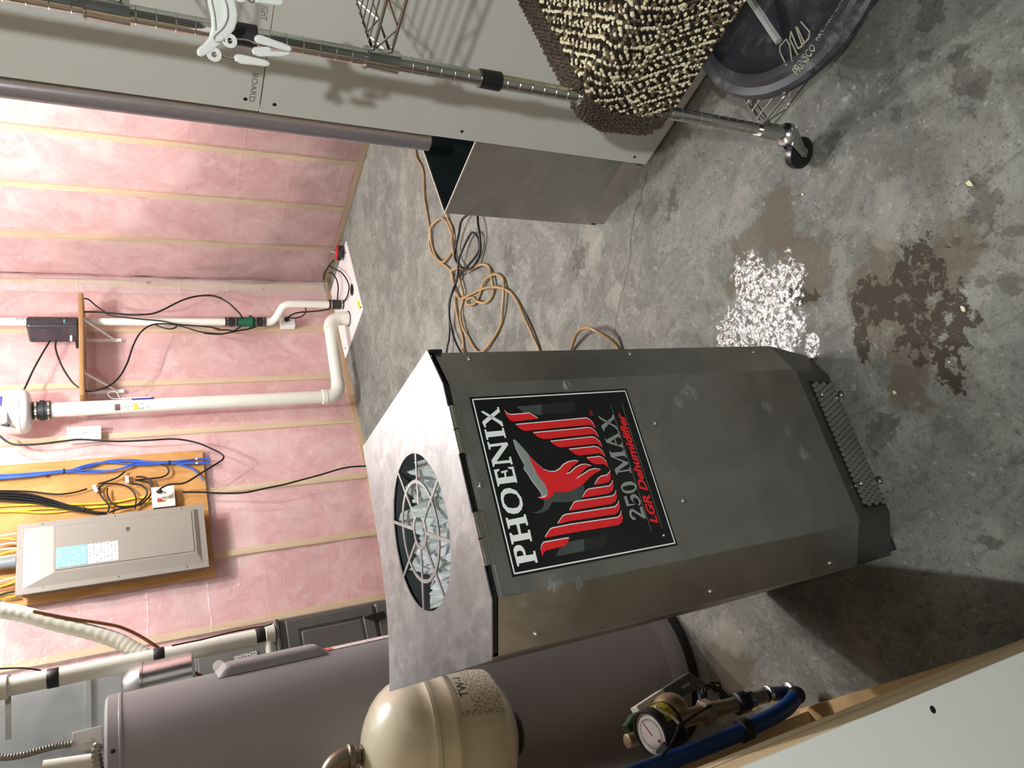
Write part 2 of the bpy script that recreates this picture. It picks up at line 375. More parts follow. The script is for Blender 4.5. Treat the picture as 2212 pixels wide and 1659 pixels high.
# back wall: batts, studs, plate, poly film
wb = struct(MB().grid(70, 44, lambda a, b: (-0.72 + 4.39*a, YB + 0.022 + 0.012*nz(a*14, b*9, 1.5), 2.75*b)).build('wall_back', PINK, smooth=180))
for i, x in enumerate((-0.47, -0.06, 0.35, 0.76, 1.165, 1.58, 1.985, 2.41, 2.78, 3.205, 3.60)):
    MB().box(x-0.019, x+0.019, YB+0.002, YB+0.06, 0.038, 2.75).build('stud', PINE, wb)
MB().box(-0.72, XR, YB+0.003, YB+0.06, 0, 0.038).build('sole_plate', PINEH, wb)
def filmy(x, z):
    return YB - 0.003 - 0.010*max(0, nz(x*2.3, z*1.2, 7.7)) - 0.006*abs(math.sin(x*7.6 + 0.3*math.sin(z*3)))*max(0, nz(x, z*3, 3))
MB().grid(120, 70, lambda a, b: (-0.72 + 4.37*a, filmy(-0.72+4.37*a, 2.75*b), 0.004 + 2.74*b)).build('vapour_barrier', FILM, wb, smooth=180)
# right wall
wr = struct(MB().grid(60, 44, lambda a, b: (XR + 0.022 + 0.012*nz(a*12, b*9, 4.5), 0.9 + 3.37*a, 2.75*b)).build('wall_right', PINK, smooth=180))
for y in (1.045, 1.45, 1.86, 2.265, 2.672, 3.078, 3.48, 3.891):
    MB().box(XR+0.002, XR+0.06, y-0.019, y+0.019, 0.038, 2.75).build('stud', PINE, wr)
MB().box(XR+0.003, XR+0.06, 0.9, YB, 0, 0.038).build('sole_plate', PINEH, wr)
MB().grid(90, 60, lambda a, b: (XR - 0.003 - 0.011*max(0, nz(3.3*a*2.3, b*2.6, 2.7)), 0.9 + 3.33*a, 0.004 + 2.74*b)).build('vapour_barrier', FILM, wr, smooth=180)
# the film is folded over itself down the corner
def fold(a, b):
    z = 0.05 + 2.4*b; s = a*a*(3-2*a)
    x = 3.50 + 0.146*a; y = YB - 0.008 - 0.05*math.sin(math.pi*a)*(1+0.5*nz(a*3, z*1.4, 9)) - 0.012*abs(nz(a*6, z*2.0, 4))
    if z < 0.3: y -= (0.3-z)*0.25*a; x -= (0.3-z)*0.10
    return (min(x + 0.012*nz(a*2, z*1.7, 5), XR-0.004), min(y, YB-0.006), z)
MB().grid(14, 90, fold).build('film_fold', FILMW, wb, smooth=180)

# right partition: two sheets of board on studs, seen on its hall face
XW = 1.449; YE = 1.099; ZJ = 1.1358
wp = struct(MB().box(XW, XW+0.0127, -4.5, YE, 0.012, ZJ).build('wall_partition_right', DRY))
MB().box(XW, XW+0.0127, -4.5, YE-0.002, ZJ+0.003, 2.75).build('upper_board', DRY, wp)
for y in (YE-0.03, 0.67, 0.26, -0.15, -0.56, -0.97, -1.38):
    MB().box(XW+0.0132, XW+0.10, y-0.019, y+0.019, 0.038, 2.75).build('stud', PINE, wp)
MB().box(XW+0.0132, XW+0.10, -4.5, YE-0.01, 0.0, 0.038).build('sole_plate', PINEH, wp)
for p in [(1.449,1.0692,1.1699),(1.449,1.0729,1.1064),(1.449,1.0736,0.6355),(1.449,1.077,0.0679)]:
    MB().lathe([(0.0045, -0.0006), (0.0045, 0.0004), (0.0025, 0.0002)], (XW, p[1], p[2]), (-1, 0, 0), 10).build('screw', SCREWB, wp)
INKG = M('grey_ink', S(120,116,110), 0.8, var=0.05)
def walltext(body, p0, p1, h):
    # printed upside down by the board seam
    p0 = Vector(p0); p1 = Vector(p1); d = (p1-p0)
    vs, fs = fit_text(body, p0, d, (0, 0, -1), d.length, h)
    MB().add([(XW-0.0006, v[1], v[2]) for v in vs], fs).build('printed_lettering', INKG, wp)
B0, B1, L0, L1, C0, C1 = [(1.449,0.9999,1.1615),(1.449,1.0734,1.1621),(1.449,0.8443,1.1598),(1.449,0.8747,1.1596),(1.449,0.8957,1.1599),(1.449,0.9024,1.1598)]
walltext('BOARD', (XW, B0[1], B0[2]), (XW, B1[1], B1[2]), 0.0125)
walltext('IGHT', (XW, L0[1], L0[2]), (XW, L1[1], L1[2]), 0.0125)
walltext('C', (XW, C0[1], C0[2]), (XW, C1[1], C1[2]), 0.0125)

# left: partition across (its face towards the hall) and the open framing behind it
XL = -0.057
wl = struct(MB().box(-4.5, XL, 0.652, 0.6647, 0.0, 2.75).build('wall_partition_left', DRY))
MB().box(XL-0.12, XL-0.001, 0.6652, 0.79, 0.0, 2.75).build('jamb_stud', PINE, wl)
MB().box(XL-0.12, XL-0.0005, 0.7945, 0.878, 0.0, 2.75).build('jamb_stud', PINE, wl)
sc = (-0.0762,0.652,0.6073)
MB().lathe([(0.0045, -0.0006), (0.0045, 0.0004), (0.0025, 0.0002)], sc, (0, -1, 0), 10).build('screw', SCREWB, wl)
wu = struct(MB().box(XL-0.20, XL-0.12, 0.88, 1.70, 0.0, 2.75).build('wall_utility_left', DRYB))
MB().box(XL-0.119, XL-0.004, 0.88, 1.70, 0.0, 0.038).build('sole_plate', PINEH, wu)
for y in (1.02, 1.44, 1.68):
    MB().box(XL-0.115, XL-0.012, y-0.019, y+0.019, 0.0385, 2.75).build('stud', PINE, wu)
struct(MB().box(-0.72, -0.70, 1.70, 4.24, 0.0, 2.75).build('wall_utility_side', DRYB))
struct(MB().box(-0.70, XL-0.12, 1.70, 1.72, 0.0, 2.75).build('wall_utility_return', DRYB))

# ------------------------------------------------------------------ dehumidifier
DA = math.radians(-7.57); DE = Vector((math.cos(DA), math.sin(DA), 0)); DG = Vector((-math.sin(DA), math.cos(DA), 0))
def W(x, y, z=0.0): return DE*x + DG*y + Vector((0, 0, z))
dh = thing('dehumidifier', W(0.27, 1.22, 0), 'tall brushed-steel dehumidifier cabinet standing in the middle of the concrete floor', 'dehumidifier')
SCUFF = [(W(x/1000, 0.9735, z/1000), rd, lum) for (x, z), rd, lum in zip([(432.3,745.7),(403.6,470.9),(255.8,226.8),(362.2,278.2),(308.3,245.8),(387.7,503.5),(103.2,872.4),(83.3,926.8),(95.5,828.2)], (0.014, 0.030, 0.020, 0.018, 0.016, 0.020, 0.018, 0.018, 0.014), (0.40, 0.24, 0.20, 0.18, 0.18, 0.22, 0.22, 0.03, 0.04))]
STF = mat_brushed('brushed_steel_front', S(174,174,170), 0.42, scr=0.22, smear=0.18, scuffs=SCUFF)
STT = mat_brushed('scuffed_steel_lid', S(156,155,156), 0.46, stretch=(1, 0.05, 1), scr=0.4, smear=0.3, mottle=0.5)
STD = mat_brushed('steel_skirt_shaded', S(122,121,117), 0.42, scr=0.1, smear=0.15)  # front steel again, darkened for the shade on the downward slope
DARK = M('dark_gasket', S(14,14,15), 0.6)
GRILL = M('grille_zinc', S(188,190,188), 0.36, metal=1.0, var=0.08)
LINER = M('crumpled_liner', S(204,210,210), 0.45, var=0.1, scale=20, spec=0.4)
INSIDE = M('dark_inside', S(52,60,60), 0.6)
plan = [(0.099, 0.976), (0.446, 0.976), (0.520, 1.007), (0.517, 1.440), (0.023, 1.452), (0.024, 1.019)]
ZS = 0.152; ZT = 0.968
# cabinet walls, one folded sheet: front, two angled corners, sides, back
b = MB(); n = len(plan)
b.add([W(x, y, ZS) for x, y in plan] + [W(x, y, ZT) for x, y in plan], [(i, (i+1) % n, (i+1) % n + n, i + n) for i in range(n)] + [tuple(range(n))[::-1]])
b.build('cabinet', STF, dh)
# raised front panel sheet between the folds, slightly proud, ending over the skirt
fp = MB().hexa([W(0.1005, 0.9735, ZS-0.004), W(0.4445, 0.9735, ZS-0.004), W(0.4445, 0.9765, ZS-0.004), W(0.1005, 0.9765, ZS-0.004)],
               [W(0.1005, 0.9735, 0.962), W(0.4445, 0.9735, 0.962), W(0.4445, 0.9765, 0.962), W(0.1005, 0.9765, 0.962)]).build('front_panel', STF, dh)
# angled skirt under the panel
lo = [(0.112, 0.998), (0.436, 0.998), (0.503, 1.030), (0.507, 1.425), (0.028, 1.44), (0.028, 1.037)]
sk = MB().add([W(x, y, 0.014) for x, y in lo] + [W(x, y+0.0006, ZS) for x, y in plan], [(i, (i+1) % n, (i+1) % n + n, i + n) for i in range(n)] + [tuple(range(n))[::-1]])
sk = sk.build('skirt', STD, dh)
for x, y in ((0.070, 1.043), (0.465, 1.045), (0.06, 1.40), (0.475, 1.39)):
    MB().hexa([W(x-0.034, y-0.016, 0), W(x+0.034, y-0.016, 0), W(x+0.034, y+0.016, 0), W(x-0.034, y+0.016, 0)],
              [W(x-0.034, y-0.016, 0.0138), W(x+0.034, y-0.016, 0.0138), W(x+0.034, y+0.016, 0.0138), W(x-0.034, y+0.016, 0.0138)]).build('foot', BLACKR, dh, bevel=0.003)
# expanded-metal air intake in the skirt
def SK(x, z, off=0.0):  # point on the sloped skirt face
    k = (ZS - z)/(ZS - 0.014); return W(x, 0.976 + 0.022*k - off, z)
MB().hexa([SK(0.128, 0.020, -0.001), SK(0.418, 0.020, -0.001), SK(0.418, 0.020, 0.0012), SK(0.128, 0.020, 0.0012)],
          [SK(0.128, 0.108, -0.001), SK(0.418, 0.108, -0.001), SK(0.418, 0.108, 0.0012), SK(0.128, 0.108, 0.0012)]).build('intake_opening', DARK, dh)
g = MB(); NX, NZ = 25, 6; px = 0.288/NX; pz = 0.088/NZ
for j in range(NZ):
    for i in range(NX):
        x0 = 0.129 + px*(i + (0.5 if j % 2 else 0.0)); z0 = 0.021 + pz*(j + 0.5)
        if x0 + px > 0.4195: continue
        cx = x0 + px/2; hx = px*0.50; hz = pz*0.62
        # each strand of the stretched sheet: a tilted lozenge, lower edge standing out
        g.add([SK(cx-hx, z0, 0.0035), SK(cx-hx*0.4, z0+hz*0.72, 0.0022), SK(cx+hx*0.4, z0+hz*0.72, 0.0022), SK(cx+hx, z0, 0.0035), SK(cx+hx*0.4, z0-hz*0.60, 0.0062), SK(cx-hx*0.4, z0-hz*0.60, 0.0062)],
              [(0, 1, 2, 3, 4, 5)])
g.build('intake_grille', GRILL, dh)
for x, z in ((0.379, 0.104), (0.379, 0.026), (0.176, 0.104), (0.176, 0.026)):
    c = SK(x, z, 0.003)
    MB().lathe([(0.003, 0), (0.003, 0.010), (0.0058, 0.0105), (0.0064, 0.014), (0.004, 0.0175), (0.001, 0.018)], c, -DG, 14).build('bolt', STEEL, dh, smooth=50)
def rivet(p, d, r=0.0055, name='screw'):
    MB().lathe([(r, 0), (r, 0.0008), (r*0.8, 0.0026), (r*0.35, 0.0036), (0.0006, 0.0038)], p, d, 14).build(name, STEEL, dh, smooth=60)
for x, z in ((0.271, 0.955), (0.348, 0.576), (0.199, 0.572)): rivet(W(x, 0.9735, z), -DG)
nR = (DE*(1.007-0.976) - DG*(0.520-0.446)).normalized(); nL = (-DE*(1.019-0.976) - DG*(0.099-0.024)).normalized()
for x, y, z in ((0.504, 0.9998, 0.908), (0.507, 1.0015, 0.556), (0.503, 0.9995, 0.22)): rivet(W(x, y, z), nR)
for x, y, z in ((0.041, 1.0093, 0.903), (0.041, 1.0093, 0.548), (0.040, 1.0095, 0.234)): rivet(W(x, y, z), nL)
rivet(W(0.145, 0.9725, 0.641), -DG, 0.0032)
# gasket under the lid
MB().add([W(x*1.0 + (0.004 if x < 0.27 else -0.004), y + 0.004, ZT-0.001) for x, y in plan] + [W(x + (0.004 if x < 0.27 else -0.004), y + 0.004, ZT+0.010) for x, y in plan],
         [(i, (i+1) % n, (i+1) % n + n, i + n) for i in range(n)]).build('gasket', DARK, dh)
# lid: sheet with a round spoked outlet cut out of it
HC = (0.264, 1.203); HR = 0.139
def lidz(x, y):   # the sheet is sprung up a little at its back left corner
    k = max(0.0, (0.30 - x)/0.28)*max(0.0, (y - 1.12)/0.34); return 0.981 + 0.020*k*k*1.2
lidout = [(0.099, 0.971), (0.446, 0.972), (0.524, 1.003), (0.519, 1.443), (0.019, 1.466), (0.020, 1.016)]
def lid_edge(t):  # ray from the hole centre at angle t to the outline
    dx, dy = math.cos(t), math.sin(t); best = None
    for i in range(6):
        x1, y1 = lidout[i]; x2, y2 = lidout[(i+1) % 6]
        den = dx*(y2-y1) - dy*(x2-x1)
        if abs(den) < 1e-9: continue
        u = ((x1-HC[0])*(y2-y1) - (y1-HC[1])*(x2-x1))/den; v = ((x1-HC[0])*dy - (y1-HC[1])*dx)/den
        if u > 0 and -1e-6 <= v <= 1+1e-6: best = u if best is None else min(best, u)
    return best
ang = sorted([2*math.pi*i/96 for i in range(96)] + [math.atan2(y-HC[1], x-HC[0]) % (2*math.pi) for x, y in lidout])
lv = []; lf = []; RN = 7; TH = 0.0022
for t in ang:
    e = lid_edge(t)
    for k in range(RN+1):
        r = HR + (e-HR)*k/RN; x = HC[0]+r*math.cos(t); y = HC[1]+r*math.sin(t); z = lidz(x, y)
        lv += [W(x, y, z), W(x, y, z-TH)]
NA = len(ang); st = 2*(RN+1)
for i in range(NA):
    a0 = i*st; a1 = ((i+1) % NA)*st
    for k in range(RN):
        lf += [(a0+2*k, a0+2*k+2, a1+2*k+2, a1+2*k), (a0+2*k+1, a1+2*k+1, a1+2*k+3, a0+2*k+3)]
    lf += [(a0, a1, a1+1, a0+1), (a0+2*RN, a0+2*RN+1, a1+2*RN+1, a1+2*RN)]
lid = MB().add(lv, lf).build('lid', STT, dh)
def ring(mb, r0, r1, seg=64):
    base = [];  fs = []
    for i in range(seg):
        t = 2*math.pi*i/seg
        for r in (r0, r1):
            x = HC[0]+r*math.cos(t); y = HC[1]+r*math.sin(t); base += [W(x, y, lidz(x, y)), W(x, y, lidz(x, y)-TH)]
    for i in range(seg):
        a = 4*i; c = 4*((i+1) % seg)
        fs += [(a, a+2, c+2, c), (a+1, c+1, c+3, a+3), (a, c, c+1, a+1), (a+2, a+3, c+3, c+2)]
    mb.add(base, fs)
sp = MB(); ring(sp, 0.026, 0.033, 48); ring(sp, 0.085, 0.0915)
for k in range(8):
    t = math.pi/8 + k*math.pi/4; dx, dy = math.cos(t), math.sin(t); wd = 0.0032
    P = []
    for r, sgn in ((0.030, 1), (0.1395, 1), (0.1395, -1), (0.030, -1)):
        x = HC[0]+r*dx - sgn*wd*dy; y = HC[1]+r*dy + sgn*wd*dx; P.append((x, y))
    sp.hexa([W(x, y, lidz(x, y)-TH) for x, y in P], [W(x, y, lidz(x, y)) for x, y in P])
sp.build('outlet_guard', STT, lid)
# what shows through the guard: a collar and crumpled grey sheeting
MB().lathe([(0.144, 0.0), (0.144, -0.13)], W(HC[0], HC[1], 0.974), (0, 0, 1), 40, cap=False).build('outlet_collar', INSIDE, dh, smooth=60)
def crump(a, b):
    r = 0.142*a; t = 2*math.pi*b; x = HC[0]+r*math.cos(t); y = HC[1]+r*math.sin(t)
    h = abs(noise.noise(Vector((x*26, y*26, 1.0)))) + 0.6*abs(noise.noise(Vector((x*55+3, y*55, 4.0)))) + 0.4*abs(noise.noise(Vector((x*11, y*11, 9.0))))
    return W(x, y, 0.908 + 0.085*h - 0.012*a)
MB().grid(26, 60, crump).build('crumpled_sheeting', LINER, dh)
# piano hinges on the front edge
for x0, x1 in ((0.323, 0.404), (0.147, 0.228)):
    xm = (x0+x1)/2
    hg = MB().cyl(W(xm+0.001, 0.9695, 0.976), W(x1, 0.9695, 0.976), 0.0058, 14).build('hinge', STEEL, dh, smooth=50)
    MB().cyl(W(x0, 0.9695, 0.976), W(xm-0.001, 0.9695, 0.976), 0.0058, 14).build('knuckle', STEEL, hg, smooth=50)
    MB().hexa([W(x0, 0.9705, 0.962), W(x1, 0.9705, 0.962), W(x1, 0.9735, 0.962), W(x0, 0.9735, 0.962)],
              [W(x0, 0.9705, 0.974), W(x1, 0.9705, 0.974), W(x1, 0.9735, 0.974), W(x0, 0.9735, 0.974)]).build('leaf', STEEL, hg)
# black corner protector at the lid's right front corner
MB().hexa([W(0.518, 1.000, 0.955), W(0.5235, 1.000, 0.955), W(0.5235, 1.012, 0.955), W(0.518, 1.012, 0.955)],
          [W(0.518, 1.000, 0.979), W(0.5235, 1.000, 0.979), W(0.5235, 1.012, 0.979), W(0.518, 1.012, 0.979)]).build('corner_tab', DARK, dh)

# ---- printed front decal (x, z in mm on the panel)
INK_K = M('decal_black', S(10,11,14), 0.16, var=0.1, coat=0.3, rvar=0.03)
INK_W = M('decal_white', S(236,242,238), 0.25, var=0.02, rvar=0.03)
INK_R = M('decal_red', S(222,38,42), 0.25, var=0.02, rvar=0.03)
INK_S = M('decal_silver', S(140,146,142), 0.3, var=0.05)
INK_G1 = M('decal_grey', S(70,75,73), 0.2, var=0.25, scale=12)
INK_G2 = M('decal_dark_grey', S(36,38,38), 0.2, var=0.3, scale=12)
def DP(p, k): return W(p[0]/1000, 0.9735 - 0.0003 - 0.00022*k, p[1]/1000)
dec = MB().hexa([W(0.1245, 0.9732, 0.617), W(0.4200, 0.9732, 0.617), W(0.4200, 0.9737, 0.617), W(0.1245, 0.9737, 0.617)],
                [W(0.1245, 0.9732, 0.9385), W(0.4200, 0.9732, 0.9385), W(0.4200, 0.9737, 0.9385), W(0.1245, 0.9737, 0.9385)]).build('decal', INK_K, dh)
fr = MB()
for (x0, x1, z0, z1) in ((128.0, 416.5, 620.6, 622.8), (128.0, 416.5, 932.8, 935.0), (128.0, 130.2, 620.6, 935.0), (414.3, 416.5, 620.6, 935.0)):
    fr.add([DP(p, 1) for p in ((x0, z0), (x1, z0), (x1, z1), (x0, z1))], [(0, 1, 2, 3)])
fr.build('white_border', INK_W, dec)
def flat(polys, k, name, mat, holes=False):
    # triangulate 2D outlines (a list of loops per shape) into print
    bm = bmesh.new(); vs = []; fs = []
    for loops in polys:
        es = []
        bm2 = bmesh.new()
        for lp in loops:
            vv = [bm2.verts.new((p[0], p[1], 0)) for p in lp]
            es += [bm2.edges.new((vv[i], vv[(i+1) % len(vv)])) for i in range(len(vv))]
        bmesh.ops.triangle_fill(bm2, use_beauty=True, use_dissolve=False, edges=es)
        bm2.verts.ensure_lookup_table(); bm2.verts.index_update(); o = len(vs)
        vs += [DP((v.co.x, v.co.y), k) for v in bm2.verts]; fs += [tuple(o + v.index for v in f.verts) for f in bm2.faces]
        bm2.free()
    bm.free()
    return MB().add(vs, fs).build(name, mat, dec)
FEATHERS = [
 [(392.2,881.4),(388,879.2),(385,875.8),(383.4,870.9),(383.9,835.3),(380.7,830.7),(373.1,821.4),(371.3,868.9),(372.5,873.9),(377.3,877.8),(383.1,880.5)],
 [(365.2,867.4),(366.7,758.8),(367.4,724.2),(363.3,718.1),(355.7,713.1),(346.6,711.8),(354.2,721.1),(354.3,762.7),(353,852.7),(355.9,859.4)],
 [(348.2,839),(348.8,755),(349.4,726.5),(347.2,719.7),(338.9,712.6),(329.3,710.3),(336.7,719.6),(336.6,768.4),(335.8,822),(340.1,831.6)],
 [(330.3,810.5),(331,770.2),(331.6,725),(329.4,718.3),(321.1,711.2),(311.2,709.7),(318.8,719.5),(318.5,774.2),(318.6,795.2),(322.5,802.9)],
 [(313.3,778.5),(313.3,775.8),(313.7,726.2),(311.4,718.3),(302.6,711.4),(293.5,709.6),(301,719.4),(300.9,762),(304.8,770.3)],
 [(294.8,748.4),(294.9,721.5),(291.6,715.2),(284.1,710.4),(273.4,709.9),(281.1,717.7),(282.4,735.6),(286.8,742.6)],
 [(246.9,748.9),(256.5,738.4),(260.2,729.8),(260.6,718.7),(264.6,711.7),(268.5,708.5),(256.1,711.6),(250.3,716.2),(248,723.1)],
 [(228.3,779.3),(237.8,769.7),(241,761.6),(241.4,720.6),(244.9,714.4),(250.6,709.3),(239.3,711.5),(232.6,716.3),(229.6,725.9)],
 [(210.1,810.4),(222.1,798.1),(223.2,792),(223.6,719.5),(226.5,713.6),(232.7,708.9),(221.6,711.1),(214,716.9),(211.1,726.4)],
 [(191.8,839.3),(203,825.6),(204.6,819.4),(204.5,810.6),(204.9,721.4),(208.1,714.7),(214.2,709.7),(204.1,711.3),(196.7,717),(193.2,725.5),(193.7,814)],
 [(173.9,867.8),(185,855.3),(186.5,850.5),(187.7,815.9),(186.7,721.9),(189.9,715.8),(196.9,710.8),(184.9,712.2),(178.4,716.4),(174.6,725),(174.8,820.1)],
 [(146.5,881.2),(156.5,880.4),(162.5,877.5),(166.8,872.5),(167.2,824.6),(162.5,827.8),(156.2,835.8),(154.6,870.9),(152.5,875.2)]]
BIRD = [(311.7,858),(303.4,853),(292.9,845.4),(283.3,836.5),(278.9,827.1),(277.8,816.6),(281.2,806.9),(288.1,797),(291.9,785.8),(292.5,776.7),(292.2,770.8),(290.8,765.3),(283.8,780.6),(271,798),(272.7,788.8),(280.2,775.9),(284.2,763.9),(284.3,754.3),(280.4,742.3),(279.3,752.4),(271.8,765.6),(264.6,776.2),(260.6,782.2),(265.9,768.7),(273.3,749.6),(274.6,737.1),(271.8,725.8),(267,739.7),(261.1,753.7),(249,773.1),(245.8,785.8),(242.3,798.5),(242.6,793.7),(241.5,805.5),(242.5,818.8),(243.3,829.8),(238,834.8),(234.4,841.5),(234,850.4),(235.7,856.5),(238.2,860.7),(237.3,853.8),(238.5,846.9),(241.9,842.3),(246.6,840.6),(253.6,841.2),(260.9,843.5),(265.1,845.6),(275.2,850.6),(283.1,853.5),(286.9,853),(294,855.7),(303.8,857.1)]
CREST = [(340,878.5),(339.7,875.4),(331.3,869.3),(319.9,862),(311.6,857.5),(303.8,857.1),(294,855.7),(286.9,853),(283.1,853.5),(275.2,850.6),(265.1,845.6),(260.9,843.5),(253.6,841.2),(246.6,840.6),(241.9,842.3),(239.4,853.2),(248.2,853.9),(257.7,858.8),(267.1,863.8),(279.9,868.1),(290,873.1),(296.3,869.7),(301.3,871.4),(312.3,874.6),(324.2,877.6)]
CURL = [(233.8,852.7),(234.4,841.5),(238,834.8),(242.9,830),(242.5,818.8),(241.5,805.5),(249.4,768.6),(228.8,775.4),(225.3,787.8),(225.1,810.7),(227.8,832.4),(228.5,837.7),(222.3,842.9),(216.5,851.2),(213.6,861.9),(213.8,870.5),(217.9,880.1),(216.5,869.7),(218.8,861.5),(222.9,855.4),(228.3,852.3)]
def sh(poly, dx, dz): return [(p[0]+dx, p[1]+dz) for p in poly]
for pg in ([(397.9,856.8),(399,806.6),(380.5,812.1),(380.2,823.2),(385.4,830.5),(386.3,845.5)], [(143.1,856.7),(154.1,846.8),(156.2,835.8),(161.6,828),(162.3,797.5),(143.2,803.8)], CURL): flat([[pg]], 1, 'grey_print', INK_G1)
for pg in ([(399,806.6),(400.3,738.3),(379.3,745.1),(380.5,812.1)], [(162.3,797.5),(161.8,749.9),(142.7,762.4),(143.2,803.8)]): flat([[pg]], 1, 'dark_grey_print', INK_G2)
flat([[sh(f, 1.8, -0.4)] for f in FEATHERS] + [[sh(BIRD, 1.6, 0.4)], [sh(CREST, -0.7, 0.5)]], 2, 'white_outline', INK_W)
flat([[f] for f in FEATHERS] + [[BIRD]], 4, 'firebird_emblem', INK_R)
flat([[CREST]], 3, 'silver_crest', INK_S)
flat([
 [[(398.9,893.3),(399.4,890),(389.8,890.1),(389.1,892.5),(370.5,921.5),(365.1,922.1),(364.5,924.7),(374.1,926.9),(377.1,923.9),(395.5,893.4)]],
 [[(392.5,924.6),(394.2,920.6),(372.7,890.6),(364.7,890.4),(363.9,892.9),(369.2,896.7)]],
 [[(361.3,926.1),(361.5,923.2),(357.1,922.8),(357.1,894.7),(361.8,893.7),(362.1,890.8),(344.4,890.6),(343.7,893.3),(348.2,893.9),(347.6,922.7),(343.6,923.5),(343.3,926.6)]],
 [[(339.7,926.7),(340.1,924.1),(335.5,922.7),(336.4,891.4),(332,890),(305.9,918.3),(306,894.9),(311.1,894.4),(311.4,890.9),(298.5,890.8),(297.8,894.1),(301.3,895),(301.5,922.9),(297.3,924.7),(297.4,927),(308.7,926.8),(331.7,901.4),(330.8,923.4),(326.6,923.5),(326.5,926.5)]],
 [[(292.5,926.7),(293.1,917.4),(290.3,917.3),(288.4,922),(278.2,922.5),(278.8,910.8),(285.8,910.3),(285.6,915),(288.5,915.3),(290,903.1),(287.4,903.2),(285.9,906.9),(278.5,907.4),(279,895.1),(289.9,895),(291.9,900.8),(294.5,900.9),(294.4,890.6),(268.2,890.9),(266.6,893.4),(268.6,894.4),(268.1,923.1),(264.6,924.5),(264.4,926.9)]],
 [[(260.5,907.5),(254.6,896.4),(241.8,890.4),(231.3,891),(223.2,895.6),(218.5,903.2),(218.2,911.6),(221.8,921),(232,926.6),(244.4,926.9),(253.6,924.5),(259.5,917.2)], [(251.4,906.2),(248.1,898.2),(239.4,894.8),(232,896.8),(227.8,901.7),(227.2,910.2),(230,918.8),(237.2,922.6),(244.7,922.2),(250.4,918),(251.9,911.9)]],
 [[(214,926.7),(214.5,923.8),(210.5,922.2),(211.6,894.8),(215,894.5),(215.3,890.9),(198,890.5),(197,894),(201.8,894.7),(201.5,905.8),(186.1,906.8),(186.1,894.4),(190.2,894.1),(190.6,890.2),(172.4,891),(172.2,894),(176.4,894.9),(175.8,923.2),(172.3,923.9),(172,927.1),(189.6,926.6),(190.3,923.5),(185.8,921.5),(185.8,911.2),(201.6,911.2),(201,922.7),(196.8,923.6),(196.3,926.6)]],
 [[(157,894.2),(157.3,890.3),(139,890.7),(138.8,894.2),(142.9,895.5),(142.4,923),(138.7,923.4),(138.3,926.5),(162.7,926.7),(167.8,924.3),(170.1,918.6),(169.2,912.7),(164.5,908.8),(158.8,907.3),(152.5,907.6),(152.4,894.1)], [(153.1,923.1),(158.4,922.3),(161.2,919.5),(161.1,914.9),(158.6,912),(153,911.6)]],
], 3, 'brand_lettering', INK_W)
flat([
 [[(370,667.6),(370.2,664.6),(361.9,665.7),(361.5,668.4),(345.2,693.8),(341.1,694.9),(340.5,697.2),(349,699.1),(352.2,696.7),(365.1,671)]],
 [[(369.8,698.2),(370.2,696.2),(366.7,694.2),(349,668.4),(345.9,665.6),(340.7,666.4),(340.8,668.1),(345.1,669.7),(364,696.4),(367,697.9)]],
 [[(339.6,667.4),(339.7,665.5),(325.1,665.6),(324.7,668.1),(328.1,668.4),(325.5,677.4),(313.3,677.4),(312.6,669.6),(315.5,669.1),(316.2,666),(305.6,666),(305.3,668.7),(308.1,669.6),(319.5,699),(324.5,698.8),(327.8,698.9),(327.9,697.6),(324.3,696.9),(334.2,667.8)], [(324.6,680.3),(319.8,689),(315.7,679.7)]],
 [[(302.5,698.3),(303.1,695.6),(300,694.8),(299.6,669.5),(303.1,668.9),(303.4,665.8),(288.5,665.9),(287.9,668.4),(292.1,669.1),(292.1,692),(279.5,666),(277.1,666.3),(266.2,692.5),(266.8,668.8),(270.2,668.2),(270.4,665.5),(260.2,665.9),(259.4,668.7),(263.8,668.9),(263.2,694.4),(259.7,696),(259.2,698.4),(269.6,699.1),(280.5,675.9),(292.7,698.6)]],
 [[(244.1,689.2),(245.6,681.7),(245,673.1),(241.6,666.7),(236,663.8),(229.9,666.7),(225.9,673.3),(224.3,682.1),(225.2,689.3),(228,695.1),(233.5,697.5),(239.7,696.5)], [(235.2,694.3),(237.1,692.4),(238.5,685.7),(239,676.6),(237.7,669.5),(234.3,667.6),(230.9,670.8),(229.6,677.6),(229.6,686.4),(231.4,692.6)]],
 [[(220.7,696.9),(221.3,691.4),(206.7,691.2),(205.7,679.3),(207.1,677.9),(210.9,683.3),(217.4,684.9),(221.2,682),(222.8,677.6),(221.5,671.8),(215.1,666.6),(207.6,665),(202.7,667.6),(201.2,672.5),(202.9,673.8),(206,669.4),(212.4,670.2),(216,673.9),(215.6,679.1),(212.7,680.8),(208.2,678.7),(204.1,678.6),(203.3,695.5),(203.8,697.2)]],
 [[(198.8,671.6),(199.1,665.8),(179.6,665.1),(177.5,666.9),(179.3,670.9),(193.5,688.6),(191.3,691.9),(186.3,692.6),(183.3,689.3),(181.5,685.9),(178.7,687.4),(179.4,693.9),(185.9,697.1),(192.9,696.3),(197.5,692.1),(198.1,686.9),(186.2,672)]],
], 3, 'model_lettering', INK_S)
T0, T1, T2 = [(166.7,642.3),(373,641.9),(174.1,659)]
tl = math.hypot(T1[0]-T0[0], T1[1]-T0[1]); 
vs, fs = fit_text('LGR Dehumidifier', (T0[0], T0[1], 0), (T1[0]-T0[0], T1[1]-T0[1], 0), (0, 1, 0), tl, 17.5, shear=0.28, off=0.038)
MB().add([DP((v[0], v[1]), 3) for v in vs], fs).build('type_lettering', INK_R, dec)
q = [(370.1,711.4),(381.3,717),(380.7,707.8),(370.8,720.6)]
